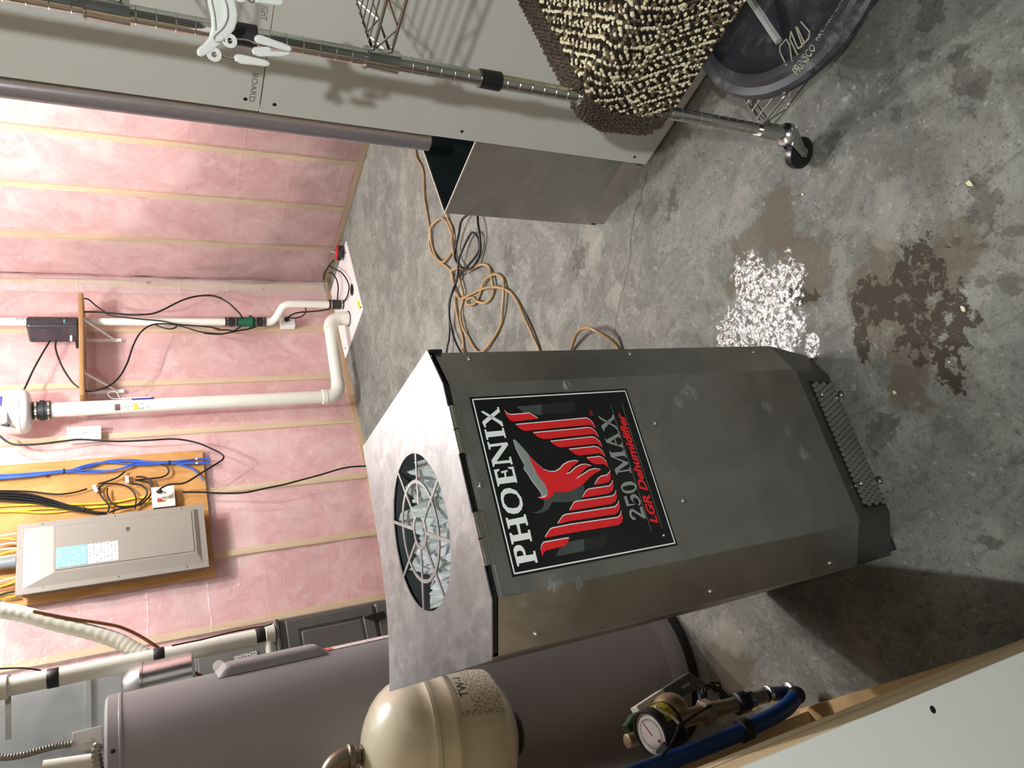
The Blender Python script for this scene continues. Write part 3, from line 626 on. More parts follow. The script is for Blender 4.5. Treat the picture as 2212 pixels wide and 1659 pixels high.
vs, fs = fit_text('TM', (min(p[0] for p in q), min(p[1] for p in q), 0), (1, 0, 0), (0, 1, 0), 11, 6.5)
MB().add([DP((v[0], v[1]), 3) for v in vs], fs).build('trademark_lettering', INK_R, dec)
ln = MB()
for a, c in (((389.5,664.3), (156.7,662.6)), ((389.7,639.1), (156.8,637.7))):
    ln.add([DP(p, 3) for p in (a, c, (c[0], c[1]+0.7), (a[0], a[1]+0.7))], [(0, 1, 2, 3)])
ln.build('rule_line', INK_S, dec)

# ------------------------------------------------------------------ wire shelving on casters, right
CHROME = M('chrome_wire', S(205,205,200), 0.16, metal=1.0, var=0.05, rvar=0.04)
ZINC = M('zinc_plate', S(196,200,200), 0.24, metal=1.0, var=0.06)
WHEEL = M('black_wheel', S(20,20,22), 0.32, var=0.1)
PX, PY = 1.045, 0.660
su = thing('wire_shelving_unit', (PX, PY, 0), 'chrome wire shelving rack on casters against the drywall partition', 'shelving rack')
zst = 0.105
post = MB().cyl((PX, PY, zst), (PX, PY, 2.0), 0.0127, 18).build('post', CHROME, su, smooth=40)
gr = MB(); z = zst + 0.05
while z < 1.99:
    gr.lathe([(0.0128, -0.0009), (0.0134, 0), (0.0128, 0.0009)], (PX, PY, z), n=18, cap=False); z += 0.0254
gr.build('groove_rings', STEEL, post, smooth=60)['kind'] = 'stuff'
Z1, Z2, Z3, Z4 = [0.1679,0.6458,1.0588,1.4486]
CO1, CO2 = [0.8467,1.2591]
for zc in (CO1, CO2):
    MB().lathe([(0.0135, -0.020), (0.0165, -0.020), (0.0160, 0.020), (0.0135, 0.020)], (PX, PY, zc), n=20).build('split_sleeve', BLACKR, post, smooth=40)
SX, SY = 0.345, 0.90
for zs in (Z1, Z2, Z3, Z4):
    fr = MB(); h = 0.030; x0, x1, y1, y0 = PX+0.008, PX+SX, PY-0.008, PY-SY
    for zz in (zs, zs-h):
        fr.tube([(x0, y0, zz), (x0, y1, zz), (x1, y1, zz), (x1, y0, zz)], 0.0030, 6, closed=True)
    for (ax_, ay_, bx, by) in ((x0, y1, x1, y1), (x0, y0, x0, y1), (x1, y0, x1, y1)):
        L = math.hypot(bx-ax_, by-ay_); nn = max(4, int(L/0.045)); pts = []
        for i in range(nn+1):
            f = i/nn; pts.append((ax_+(bx-ax_)*f, ay_+(by-ay_)*f, zs if i % 2 else zs-h))
        fr.tube(pts, 0.0020, 5)
    sf = fr.build('shelf', CHROME, su, smooth=60)
    wr_ = MB(); x = x0 + 0.022
    while x < x1:
        wr_.tube([(x, y0, zs+0.003), (x, y1, zs+0.003)], 0.0017, 5); x += 0.0255
    for f in (0.33, 0.66): wr_.tube([(x0, y0+(y1-y0)*f, zs-0.002), (x1, y0+(y1-y0)*f, zs-0.002)], 0.0022, 5)
    wr_.build('deck_wires', CHROME, sf, smooth=60)
    MB().lathe([(0.0137, -h-0.012), (0.0185, -h-0.012), (0.0165, 0.010), (0.0185, 0.011), (0.0185, 0.014), (0.0137, 0.014)], (PX, PY, zs), n=20).build('corner_collar', CHROME, sf, smooth=40)
# caster: stem, swivel cap, fork, wheel turned a little towards the camera
ct = math.radians(128); cd = Vector((math.cos(ct), math.sin(ct), 0)); cs = Vector((-cd.y, cd.x, 0))
hub = Vector((PX, PY, 0.0365)) + cd*0.034
cast = MB().lathe([(0.007, 0.082), (0.022, 0.080), (0.026, 0.088), (0.024, 0.097), (0.012, 0.103), (0.009, 0.112)], (PX, PY, 0), n=22).build('caster', ZINC, su, smooth=50)
fk = MB()
for s_ in (-1, 1):
    o = cs*s_*0.0155
    top = [Vector((PX, PY, 0.082)) + cd*-0.018 + o, Vector((PX, PY, 0.082)) + cd*0.022 + o]
    poly = [top[0], top[1], hub + cd*0.010 + Vector((0, 0, 0.006)) + o, hub + cd*0.008 + Vector((0, 0, -0.008)) + o, hub + cd*-0.008 + Vector((0, 0, -0.008)) + o, hub + cd*-0.014 + Vector((0, 0, 0.006)) + o]
    fk.prism(poly, cs*0.0022*s_)
fk.hexa([Vector((PX, PY, 0.0795)) + cd*i + cs*j for i, j in ((-0.018, -0.017), (0.022, -0.017), (0.022, 0.017), (-0.018, 0.017))],
        [Vector((PX, PY, 0.083)) + cd*i + cs*j for i, j in ((-0.018, -0.017), (0.022, -0.017), (0.022, 0.017), (-0.018, 0.017))])
fk.build('fork', ZINC, cast)
MB().lathe([(0.010, -0.0125), (0.030, -0.0125), (0.0355, -0.009), (0.0365, 0), (0.0355, 0.009), (0.030, 0.0125), (0.010, 0.0125)], hub, cs, 32).build('wheel', WHEEL, cast, smooth=40)
MB().lathe([(0.0045, -0.0205), (0.0045, 0.0205)], hub, cs, 12).build('axle', STEEL, cast)

for qx, qy in ((PX+SX+0.014, PY+0.006), (PX, PY-SY), (PX+SX+0.014, PY-SY)):
    po = MB().cyl((qx, qy, 0.0), (qx, qy, 2.0), 0.0127, 18).build('post', CHROME, su, smooth=40)
    for zs in (Z1, Z2, Z3, Z4): MB().lathe([(0.0137, -0.042), (0.0185, -0.042), (0.0165, 0.010), (0.0137, 0.014)], (qx, qy, zs), n=16).build('corner_collar', CHROME, po, smooth=40)
# ---- looped mat lying on a shelf and drooping over its side
MATB = M('mat_border', S(84,73,64), 0.95, var=0.3, scale=70, spec=0.1)
MATL = M('mat_tan_loops', S(234,222,188), 0.9, var=0.12, scale=60, spec=0.15)
MATD = M('mat_dark_loops', S(44,37,30), 0.95, var=0.3, scale=60, spec=0.1)
mt = thing('looped_mat', (1.2, 0.5, Z2), 'tan and black looped mat with brown border drooping off the wire shelf', 'mat')
RB = 0.022
XA = PX - 0.016
def matpt(s, t, off=0.0):
    # s: across, from the wall side (-) over the shelf edge (0) and down; t: from the far edge towards the hall
    zt = Z2 + 0.010; y = PY + 0.024 - t + 0.034*min(1.0, max(0.0, s+0.02)/0.09)
    q = math.pi/2*RB
    if s < -q/2: return Vector((XA + RB - s - q/2, y, zt + off))
    if s > q/2:
        d = s - q/2; return Vector((XA - off + 0.012*math.sin(d*9), y, zt - RB - d))
    a = (s + q/2)/q*math.pi/2
    return Vector((XA + RB - (RB+off)*math.sin(a), y, zt - RB + (RB+off)*math.cos(a)))
SMAX, TMAX, SMIN = 0.215, 0.62, -0.36
def inside(s, t):   # rounded lower far corner
    r = 0.055
    if s > SMAX-r and t < r: return (s-(SMAX-r))**2 + (r-t)**2 < r*r
    return s < SMAX
def corner(a, b):
    s = SMIN + (SMAX-SMIN)*a; r = 0.055; t0 = 0.0
    if s > SMAX-r: t0 = r - math.sqrt(max(0, r*r-(s-(SMAX-r))**2))
    return s, t0 + (TMAX-t0)*b
mtop = MB().grid(60, 40, lambda a, b: matpt(*corner(a, b), off=0.004)).grid(60, 40, lambda a, b: matpt(*corner(a, b), off=-0.004))
mtop.build('backing', MATB, mt, smooth=60)
# pile: short loops in rows, tan, taupe and black in the field, brown round the border
BW = 0.048
MATM = M('mat_taupe_loops', S(120,104,82), 0.92, var=0.2, scale=60, spec=0.12)
piles = {'tan': MB(), 'dark': MB(), 'taupe': MB(), 'brown': MB()}
def tuft(mb, ss, tt, r, kx, ky, kz):
    c = matpt(ss, tt, off=0.006); ns = (matpt(ss+0.004, tt, 0.006)-matpt(ss-0.004, tt, 0.006)).normalized(); nt = Vector((0, -1, 0)); nn_ = nt.cross(ns)
    if nn_.dot(matpt(ss, tt, 0.02)-c) < 0: nn_ = -nn_
    e = (ns*r*kx, nt*r*ky, nn_*r*kz)
    mb.add([c+e[0], c+e[1], c-e[0], c-e[1], c+(e[0]+e[1])*0.55+e[2]*0.8, c+(e[1]-e[0])*0.55+e[2]*0.8, c+(-e[0]-e[1])*0.55+e[2]*0.8, c+(e[0]-e[1])*0.55+e[2]*0.8, c+e[2]*1.1],
           [(0,4,7),(0,1,4),(1,5,4),(1,2,5),(2,6,5),(2,3,6),(3,7,6),(3,0,7),(4,5,8),(5,6,8),(6,7,8),(7,4,8)])
i = 0; ps = 0.0066; pt = 0.0074; s = SMIN
while s < SMAX-0.002:
    t_edge = corner((s-SMIN)/(SMAX-SMIN), 0)[1]; t = 0.0; j = 0
    while t < TMAX:
        tt = t + (pt/2 if i % 2 else 0) + random.uniform(-0.0018, 0.0018); ss = min(SMAX-0.001, s + random.uniform(-0.0018, 0.0018))
        if tt > t_edge + 0.001:
            if tt < t_edge + BW: tuft(piles['brown'], ss, tt, random.uniform(0.0034, 0.0044), 1.1, 1.0, 0.9)
            else:
                k = 0 if (j + 2*i) % 5 in (0, 3) else 1
                if k == 0: key = 'tan' if random.random() < 0.86 else 'taupe'
                else: key = 'dark' if random.random() < 0.68 else ('taupe' if random.random() < 0.75 else 'tan')
                tuft(piles[key], ss, tt, random.uniform(0.0034, 0.0048), random.uniform(0.8, 1.5), random.uniform(0.8, 1.2), random.uniform(0.5, 0.95))
        t += pt; j += 1
    s += ps; i += 1
for key, m in (('tan', MATL), ('dark', MATD), ('taupe', MATM), ('brown', MATB)):
    o = piles[key].build(key + '_loops', m, mt, smooth=180); o['kind'] = 'stuff'

# ---- round black sump lid on the lowest shelf
LIDM = NT('dusty_black_plastic')
dn = LIDM.noise(6, 7, 0.7, dist=1.2); dn2 = LIDM.noise(28, 6, 0.75)
LIDM.col(LIDM.mix(LIDM.math('MULTIPLY', LIDM.math('MULTIPLY', LIDM.step(dn, 0.45, 0.72), LIDM.step(dn2, 0.42, 0.68)), 0.55), S(38,40,46), S(150,150,146)))
LIDM.set(Roughness=LIDM.math('MULTIPLY_ADD', dn, 0.25, 0.28), Specular_IOR_Level=0.5); LIDM.bump(dn2, 0.15, 0.002); LIDM = LIDM.m
LCX, LCY, LR = 1.268, 0.423, 0.263; LZ = Z1 + 0.006
sl = thing('sump_basin_disc', (LCX, LCY, LZ), 'dusty round black plastic sump disc lying on the lowest wire shelf', 'disc')
MB().lathe([(0.02, 0.004), (0.10, 0.006), (0.17, 0.010), (0.205, 0.022), (0.214, 0.030), (0.232, 0.030), (0.240, 0.022), (0.256, 0.020), (0.263, 0.013), (0.263, 0.002), (0.255, 0.0), (0.02, 0.0)], (LCX, LCY, LZ), n=72).build('disc', LIDM, sl, smooth=35)
LTXT = M('worn_relief', S(176,172,150), 0.6, var=0.2, scale=40)
def lidtop(x, y): 
    r = math.hypot(x-LCX, y-LCY)
    pr = [(0.0, 0.004), (0.10, 0.006), (0.17, 0.010), (0.205, 0.022), (0.214, 0.030), (0.232, 0.030), (0.240, 0.022), (0.263, 0.018)]
    for k in range(len(pr)-1):
        if r <= pr[k+1][0]: return LZ + pr[k][1] + (pr[k+1][1]-pr[k][1])*(r-pr[k][0])/(pr[k+1][0]-pr[k][0])
    return LZ + 0.018
def lidtext(body, p0, p1, h, name):
    p0 = Vector((p0[0], p0[1], 0)); p1 = Vector((p1[0], p1[1], 0)); d = p1-p0; up = Vector((-d.y, d.x, 0))
    vs, fs = fit_text(body, p0, d, up, d.length, h)
    MB().add([(v.x, v.y, lidtop(v.x, v.y)+0.0012) for v in vs], fs).build(name, LTXT, sl)
a0, a1, b0, b1 = [(1.038,0.5208,0.165),(1.0368,0.4598,0.165),(1.0416,0.4486,0.165),(1.0567,0.3623,0.165)]
lidtext('PRINSCO', a0, a1, 0.016, 'raised_name')
lidtext('PAT. NO. 2,7/20', b0, b1, 0.010, 'raised_patent_number')
lg = MB()
for path in ([(1.0706,0.523,0.16),(1.1256,0.5245,0.16),(1.1364,0.5187,0.16),(1.1338,0.5011,0.16),(1.1156,0.5017,0.16),(1.0661,0.5091,0.16)], [(1.0645,0.4936,0.16),(1.125,0.4951,0.16),(1.1369,0.485,0.16),(1.0837,0.4901,0.16),(1.0797,0.4796,0.16),(1.1331,0.4723,0.16)], [(1.0815,0.4899,0.16),(1.0766,0.4801,0.16),(1.0828,0.4741,0.16),(1.1285,0.4705,0.16)], [(1.0785,0.4788,0.16),(1.0777,0.463,0.16),(1.0898,0.4561,0.16),(1.1303,0.4591,0.16)]):
    lg.tube([(p[0], p[1], lidtop(p[0], p[1])+0.0006) for p in path], 0.0016, 5)
lg.build('raised_emblem', LTXT, sl)
hb = (1.0184,0.4957,0.16)
MB().lathe([(0.006, -0.001), (0.006, 0.0012)], (hb[0], hb[1], lidtop(hb[0], hb[1])), n=12).build('bolt_hole', SCREWB, sl)

# ---- clear acrylic rod on the lid
ACR = M('clear_acrylic', S(226,228,226), 0.12, var=0.04, scale=80, bump=0.5, bscale=90, Transmission_Weight=0.55)
r0, r1 = [(1.2805,0.4933,0.225),(1.137,0.5113,0.225)]
tag(MB().tube([(r0[0], r0[1], 0.222), (r1[0], r1[1], lidtop(r1[0], r1[1])+0.012)], 0.0085, 6).build('acrylic_rod', ACR), 'short clear hexagonal plastic rod lying across the black round lid', 'rod')

# ---- white clip hanger hooked on the rack
HN = Vector((0.845, 0.534, 0.0))
HANG = M('hanger_white', S(238,240,234), 0.38, var=0.02)
hbase = Vector((1.0, 0.64, 1.22))
def HP(poly): return [Vector(p) for p in poly]
hg = thing('clip_hanger', hbase, 'white plastic clip hanger dangling in front of the chrome rack post', 'hanger')
arm = HP([(1.028,0.5956,1.3111),(1.0227,0.6041,1.3115),(1.0184,0.6109,1.3102),(1.012,0.6211,1.3071),(1.0053,0.6317,1.3062),(0.9981,0.643,1.3092),(0.9929,0.6513,1.3157),(0.9889,0.6575,1.3235),(0.9864,0.6615,1.3257),(0.9836,0.666,1.3235),(0.9833,0.6665,1.3192),(0.9859,0.6624,1.3113),(0.9899,0.656,1.3025),(0.9943,0.6491,1.2955),(0.9999,0.6401,1.285),(1.0058,0.6308,1.2762),(1.0117,0.6215,1.2728),(1.0177,0.6119,1.2721),(1.0242,0.6016,1.275),(1.0272,0.5969,1.2769),(1.0316,0.59,1.2779)])
MB().prism(arm, HN*0.010).build('arm', HANG, hg, bevel=0.0025)
rib = HP([(1.0291,0.594,1.2931),(1.0249,0.6007,1.2908),(1.0206,0.6073,1.2881),(1.0144,0.6172,1.2871),(1.0086,0.6264,1.2905),(1.0044,0.633,1.2957),(1,0.64,1.3035),(0.9971,0.6445,1.3048),(0.9961,0.6462,1.3009),(0.9979,0.6433,1.2912)])
MB().tube(smoothpath([p - HN*0.0015 for p in rib], 4), 0.0022, 6).build('rib', HANG, hg, smooth=60)
rib = HP([(1.0275,0.5965,1.3081),(1.0222,0.6049,1.3077),(1.0136,0.6185,1.3041),(1.0065,0.6297,1.3027),(1.0019,0.6369,1.3027)])
MB().tube(smoothpath([p - HN*0.0015 for p in rib], 4), 0.0018, 6).build('rib', HANG, hg, smooth=60)
def clip(polys, wire, ball, n):
    c = None
    for k, poly in enumerate(polys):
        o_ = MB().prism(HP(poly), HN*(0.014 if k == 0 else 0.011)).build('clip' if c is None else 'jaw', HANG, hg if c is None else c, bevel=0.003)
        if c is None: c = o_
    MB().tube(smoothpath([Vector(p)+HN*0.005 for p in wire], 4), 0.0013, 6).build('spring_wire', STEEL, c, smooth=60)
    MB().lathe([(0.004, -0.004), (0.0095, -0.004), (0.0095, 0.004), (0.004, 0.004), (0.004, -0.004)], Vector(ball)+HN*0.005, HN, 18, cap=False).build('eyelet', HANG, c, smooth=40)
clip([[(1.0034,0.6346,1.2479),(1.0057,0.631,1.2444),(1.0059,0.6307,1.2388),(1.002,0.6369,1.1988),(1.0001,0.6399,1.1953),(0.9976,0.6438,1.1985),(0.9982,0.6429,1.211),(0.9996,0.6407,1.2431),(1.0011,0.6383,1.2474)],
      [(0.9941,0.6494,1.2512),(0.9965,0.6456,1.2485),(0.9986,0.6422,1.2272),(0.9957,0.6468,1.2251),(0.9974,0.6442,1.1984),(0.9957,0.6469,1.1983),(0.9931,0.6509,1.2106),(0.9903,0.6554,1.2426),(0.9911,0.654,1.2492)]],
     [(0.9979,0.6433,1.2813),(0.9999,0.6401,1.2724),(1.0006,0.6391,1.2579),(0.9995,0.6407,1.2487),(0.999,0.6415,1.2412)], (0.9979,0.6434,1.2818), 1)
clip([[(0.9866,0.6612,1.2761),(0.9894,0.6567,1.2721),(0.9898,0.6562,1.2648),(0.9886,0.658,1.2312),(0.9869,0.6607,1.2254),(0.9846,0.6644,1.2272),(0.9839,0.6655,1.2328),(0.9829,0.667,1.2663),(0.9844,0.6646,1.2737)]],
     [(0.9864,0.6615,1.3025),(0.9859,0.6623,1.2918),(0.9854,0.6631,1.2792),(0.9859,0.6624,1.2738)], (0.9864,0.6615,1.3025), 2)
clip([[(1.0318,0.5897,1.2503),(1.0274,0.5966,1.2487),(1.0281,0.5956,1.2245),(1.0285,0.5949,1.2134),(1.031,0.5909,1.2094),(1.0337,0.5867,1.2105),(1.0356,0.5836,1.2139)]],
     [(1.0299,0.5927,1.2681),(1.0286,0.5947,1.2592),(1.027,0.5973,1.2528),(1.0291,0.5939,1.2497)], (1.0306,0.5915,1.2699), 3)

# ------------------------------------------------------------------ sheet-metal duct standing at the end of the partition
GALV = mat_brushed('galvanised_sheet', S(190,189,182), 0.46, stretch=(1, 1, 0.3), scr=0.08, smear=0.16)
GALVD = mat_brushed('galvanised_shaded', S(110,126,130), 0.5, stretch=(1, 1, 0.3), scr=0.05, smear=0.2)  # same sheet metal, coloured darker for the shade inside the duct
dt = thing('sheet_metal_duct', (1.65, 1.27, 0), 'open-topped galvanised sheet-metal duct standing at the drywall end', 'duct')
DX0, DX1, DY0, DY1, DZ = 1.500, 1.803, 1.125, 1.410, 0.557; tk = 0.0012
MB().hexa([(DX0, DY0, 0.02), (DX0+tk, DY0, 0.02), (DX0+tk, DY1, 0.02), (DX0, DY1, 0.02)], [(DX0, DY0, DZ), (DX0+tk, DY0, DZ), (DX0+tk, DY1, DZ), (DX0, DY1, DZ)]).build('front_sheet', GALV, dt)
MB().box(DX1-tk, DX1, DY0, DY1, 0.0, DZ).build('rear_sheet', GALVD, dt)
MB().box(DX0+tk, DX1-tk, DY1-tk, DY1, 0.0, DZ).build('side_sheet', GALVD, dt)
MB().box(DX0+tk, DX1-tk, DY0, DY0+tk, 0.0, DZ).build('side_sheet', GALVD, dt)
MB().box(DX1-0.001, DX1+0.012, DY1-0.025, DY1, DZ-0.003, DZ+0.001).build('flange', GALV, dt)
# bent lower lip kicked out over the floor
MB().hexa([(1.468, 1.125, 0.0), (1.4695, 1.125, 0.0), (1.4695, 1.372, 0.0), (1.468, 1.372, 0.0)], [(DX0, 1.125, 0.05), (DX0+tk, 1.125, 0.05), (DX0+tk, 1.402, 0.05), (DX0, 1.402, 0.05)]).build('bottom_lip', GALV, dt)
ed = MB(); 
for a, c in (((DX0, DY0, DZ), (DX0, DY1, DZ)), ((DX0, DY1, DZ), (DX1, DY1, DZ))): ed.bar(a, c, 0.0032, 0.0032)
ed.build('folded_rim', M('bright_cut_edge', S(232,228,216), 0.3, metal=0.6, var=0.03), dt)
SHEEN = M('satin_grey_pipe', S(146,143,148), 0.3, var=0.03, metal=0.45)
tag(MB().lathe([(0.026, 0.0), (0.026, 2.08)], (1.552, 1.197, 0.665), n=40).build('vent_stack', SHEEN, smooth=40), 'slim grey metal vent stack rising behind the drywall edge', 'pipe')

# ------------------------------------------------------------------ water heater
HEAT = M('heater_enamel', S(146,143,146), 0.38, var=0.02, scale=4, spec=0.5)
HX, HY, HRD, HT = 0.185, 2.035, 0.255, 1.500
wh = thing('water_heater', (HX, HY, 0), 'tall grey cylindrical water heater standing behind the dehumidifier', 'water heater')
MB().lathe([(HRD-0.012, 0.0), (HRD-0.004, 0.004), (HRD-0.002, 0.035)], (HX, HY, 0), n=64).build('base_ring', BLACKR, wh, smooth=40)
MB().lathe([(HRD-0.004, 0.035), (HRD, 0.040), (HRD, 0.10), (HRD-0.001, 0.102), (HRD, 0.104), (HRD, HT-0.032)], (HX, HY, 0), n=72, cap=False).build('jacket', HEAT, wh, smooth=40)
MB().lathe([(HRD+0.001, HT-0.034), (HRD+0.0035, HT-0.032), (HRD+0.0035, HT-0.028), (HRD+0.001, HT-0.026), (HRD+0.001, HT-0.006), (HRD-0.006, HT), (HRD-0.02, HT-0.003), (0.02, HT+0.006)], (HX, HY, 0), n=72).build('top_cap', HEAT, wh, smooth=35)
for t in (13, 100, 190, 280):
    d = Vector((math.sin(math.radians(90-t)), -math.cos(math.radians(90-t)), 0)); d = Vector((math.cos(math.radians(t-80)), math.sin(math.radians(t-80)), 0))
    MB().lathe([(0.005, 0), (0.004, 0.003), (0.001, 0.0035)], Vector((HX, HY, HT-0.016)) + d*HRD, d, 10).build('screw', SCREWB, wh)
def onheater(z, deg, off): a = math.radians(deg); return Vector((HX + (HRD+off)*math.cos(a), HY + (HRD+off)*math.sin(a), z))
# raised access cover on the right flank
cov = MB()
def covpt(a, b):
    e = min(a, 1-a, b, 1-b); k = min(1, e/0.09); return onheater(1.005 + 0.262*a, -32 + 40*b, 0.001 + 0.019*k)
cov.grid(24, 16, covpt).build('access_cover', HEAT, wh, smooth=30)
STK = mat_print('warning_label', S(236,222,216), S(150,140,136), 70, 70, 'YZ')
MB().grid(4, 8, lambda a, b: onheater(0.80 + 0.19*a, -26 + 30*b, 0.0012)).build('warning_label', STK, wh)
MB().grid(2, 8, lambda a, b: onheater(0.985 + 0.018*a, -26 + 30*b, 0.0016)).build('red_label_head', M('label_red', S(206,92,84), 0.5), wh)
# metal conduit into the heater top and junction
FLEX = M('flex_conduit', S(150,146,138), 0.3, metal=0.9, var=0.1)
def flex(name, path, r, parent=None, pitch=0.009):
    P = smoothpath(path, 14); L = [0]
    for i in range(1, len(P)): L.append(L[-1] + (P[i]-P[i-1]).length)
    n = int(L[-1]/(pitch/4)); Q = []; R_ = []; j = 0
    for i in range(n+1):
        d = L[-1]*i/n
        while j < len(L)-2 and L[j+1] < d: j += 1
        f = (d-L[j])/max(1e-6, L[j+1]-L[j]); Q.append(P[j].lerp(P[j+1], f)); R_.append(r*(1 - 0.16*(1 if (i % 4) in (0,) else (0.4 if i % 4 in (1, 3) else 0))))
    return MB().tube(Q, R_, 10).build(name, FLEX, parent, smooth=50)
PV = M('pvc_white', S(226,222,208), 0.4, var=0.03)

# ------------------------------------------------------------------ expansion tank
CREAM = M('cream_enamel', S(222,215,190), 0.22, var=0.02, scale=3, coat=0.3, rvar=0.04)
BRONZE = M('grey_bronze', S(128,118,102), 0.42, metal=0.8, var=0.12, scale=25)
TX, TY, TR = 0.085, 1.600, 0.140; TB, TT = 0.715, 1.045
tk_ = thing('expansion_tank', (TX, TY, TB), 'cream domed expansion tank hanging from an elbow in front of the water heater', 'tank')
prof = []
for k in range(9): a = math.pi/2*k/8; prof.append((max(0.004, TR*0.995*math.sin(a)), TB + 0.095*(1-math.cos(a))))
prof += [(TR, TB+0.13), (TR, TB+0.163), (TR+0.004, TB+0.168), (TR+0.004, TB+0.174), (TR, TB+0.180), (TR, TB+0.204), (TR+0.005, TB+0.209), (TR+0.005, TB+0.217), (TR-0.001, TB+0.224)]
for k in range(9): a = math.pi/2*k/8; prof.append((max(0.004, TR*0.99*math.cos(a)), TB + 0.235 + 0.095*math.sin(a)))
TL = Vector((0.130, 0.0, 1.0))
MB().lathe([(r_, h_-TB) for r_, h_ in prof], (TX, TY, TB), TL, n=64).build('shell', CREAM, tk_, smooth=40)
MB().lathe([(0.02, -0.016), (0.045, -0.014), (0.052, -0.004), (0.052, 0.012)], (TX, TY, TB+0.002), TL, n=28).build('valve_cap', BLACKR, tk_, smooth=40)
LBL = mat_print('tank_label', S(206,199,180), S(104,100,94), 190, 140, 'XZ', 0.50)
def ontank(z, deg, off=0.0008): a = math.radians(deg); return Vector((TX + (TR+off)*math.cos(a) + 0.130*(z-TB), TY + (TR+off)*math.sin(a), z - 0.125*TR*math.cos(a)))
MB().grid(8, 24, lambda a, b: ontank(TB+0.062+0.094*a, -78+84*b, 0.0006 - max(0, 0.095-0.062-0.094*a)*0.06)).build('label', LBL, tk_, smooth=60)
MB().grid(3, 18, lambda a, b: ontank(TB+0.128+0.026*a, -74+46*b, 0.0014)).build('label_title_field', M('label_grey', S(208,201,184), 0.5, var=0.04), tk_, smooth=60)
vs, fs = text_poly('TW-1', 1.0)
x0 = min(v[0] for v in vs); x1 = max(v[0] for v in vs)
MB().add([ontank(TB+0.131 + v[1]*0.028, -62 + 24*(v[0]-x0)/(x1-x0), 0.0022) for v in vs], fs).build('label_lettering', M('label_ink', S(20,18,16), 0.5), tk_)
TXT = TX + 0.130*(TT-TB)
MB().lathe([(0.020, 0.0), (0.020, 0.012), (0.014, 0.014), (0.014, 0.03)], (TXT, TY, TT-0.012), TL, n=6).build('nipple', BRONZE, tk_)
el = [(TXT+0.002, TY, TT+0.012), (TXT+0.004, TY, TT+0.026)] + elbow((TXT+0.004, TY, TT+0.026), (TXT+0.008, TY, TT+0.066), (TXT-0.045, TY+0.01, TT+0.074), 8) + [(TXT-0.12, TY+0.03, TT+0.078)]
eo = MB().tube(el, 0.021, 18).build('elbow', BRONZE, tk_, smooth=40)
MB().lathe([(0.022, 0), (0.026, 0.003), (0.026, 0.013), (0.022, 0.016)], (TXT+0.002, TY, TT+0.012), TL, n=24).build('collar', BRONZE, eo, smooth=40)

# ------------------------------------------------------------------ water meter, valve pipe and blue service pipe by the left wall
BRASS = M('dull_brass', S(170,150,120), 0.42, metal=0.7, var=0.15, scale=20)
PIPEG = M('grimy_pipe', S(150,138,122), 0.5, metal=0.5, var=0.2, scale=30)
BLUE = M('blue_poly_pipe', S(12,58,118), 0.38, var=0.06)
FACE = M('meter_face', S(206,200,196), 0.3, var=0.05, scale=30)
YM = 1.42
mc = Vector((-0.0041,1.42,0.4785))
md = (Vector((-0.10, -0.12, 1.0))).normalized()
wm = thing('water_meter', mc - Vector((0, 0, 0.06)), 'round white-faced water meter with black ring beside the blue pipe', 'meter')
MB().lathe([(0.046, -0.050), (0.050, -0.048), (0.050, 0.004), (0.047, 0.010), (0.043, 0.010), (0.043, 0.004)], mc, md, 40).build('ring', BLACKR, wm, smooth=40)
MB().lathe([(0.0425, 0.003), (0.0425, 0.005), (0.005, 0.006)], mc, md, 40).build('dial_face', FACE, wm, smooth=30)
mx = Vector((0.93, 0.36, 0)); mx = (mx - md*mx.dot(md)).normalized(); my = md.cross(mx)
MB().prism([mc + md*0.0066 + mx*a + my*b for a, b in ((-0.004, -0.0016), (0.033, -0.0003), (0.033, 0.0003), (-0.004, 0.0016))], md*0.0006).build('red_pointer', M('pointer_red', S(190,92,84), 0.5), wm)
MB().lathe([(0.004, 0.0066), (0.001, 0.0076)], mc - mx*0.022 - my*0.008, md, 12).build('red_dot', M('dot_red', S(170,60,52), 0.5), wm)
rg = MB(); rg.tube([mc + md*0.0066 + mx*0.030*math.cos(t*0.131) + my*0.030*math.sin(t*0.131) for t in range(48)], 0.0005, 4, closed=True)
for k in range(20):
    t = 2*math.pi*k/20; rg.bar(mc + md*0.0068 + mx*0.026*math.cos(t) + my*0.026*math.sin(t), mc + md*0.0068 + mx*0.030*math.cos(t) + my*0.030*math.sin(t), 0.0006, 0.0004)
rg.build('dial_scale', M('dial_ink', S(110,100,98), 0.6), wm)
MB().grid(6, 4, lambda a, b: mc + md*(-0.040+0.032*b) + (mx*math.cos(-1.75+1.1*a) + my*math.sin(-1.75+1.1*a))*0.0508).build('yellow_label', mat_print('yellow_label', S(170,160,40), S(90,84,30), 200, 120, 'XZ'), wm)
MB().prism([mc + md*0.012 + mx*a + my*b for a, b in ((-0.030, -0.020), (-0.030, 0.016), (-0.060, 0.020), (-0.060, -0.024))], -md*0.012).build('lid_tab', M('dark_tab', S(70,70,70), 0.5), wm, bevel=0.002)
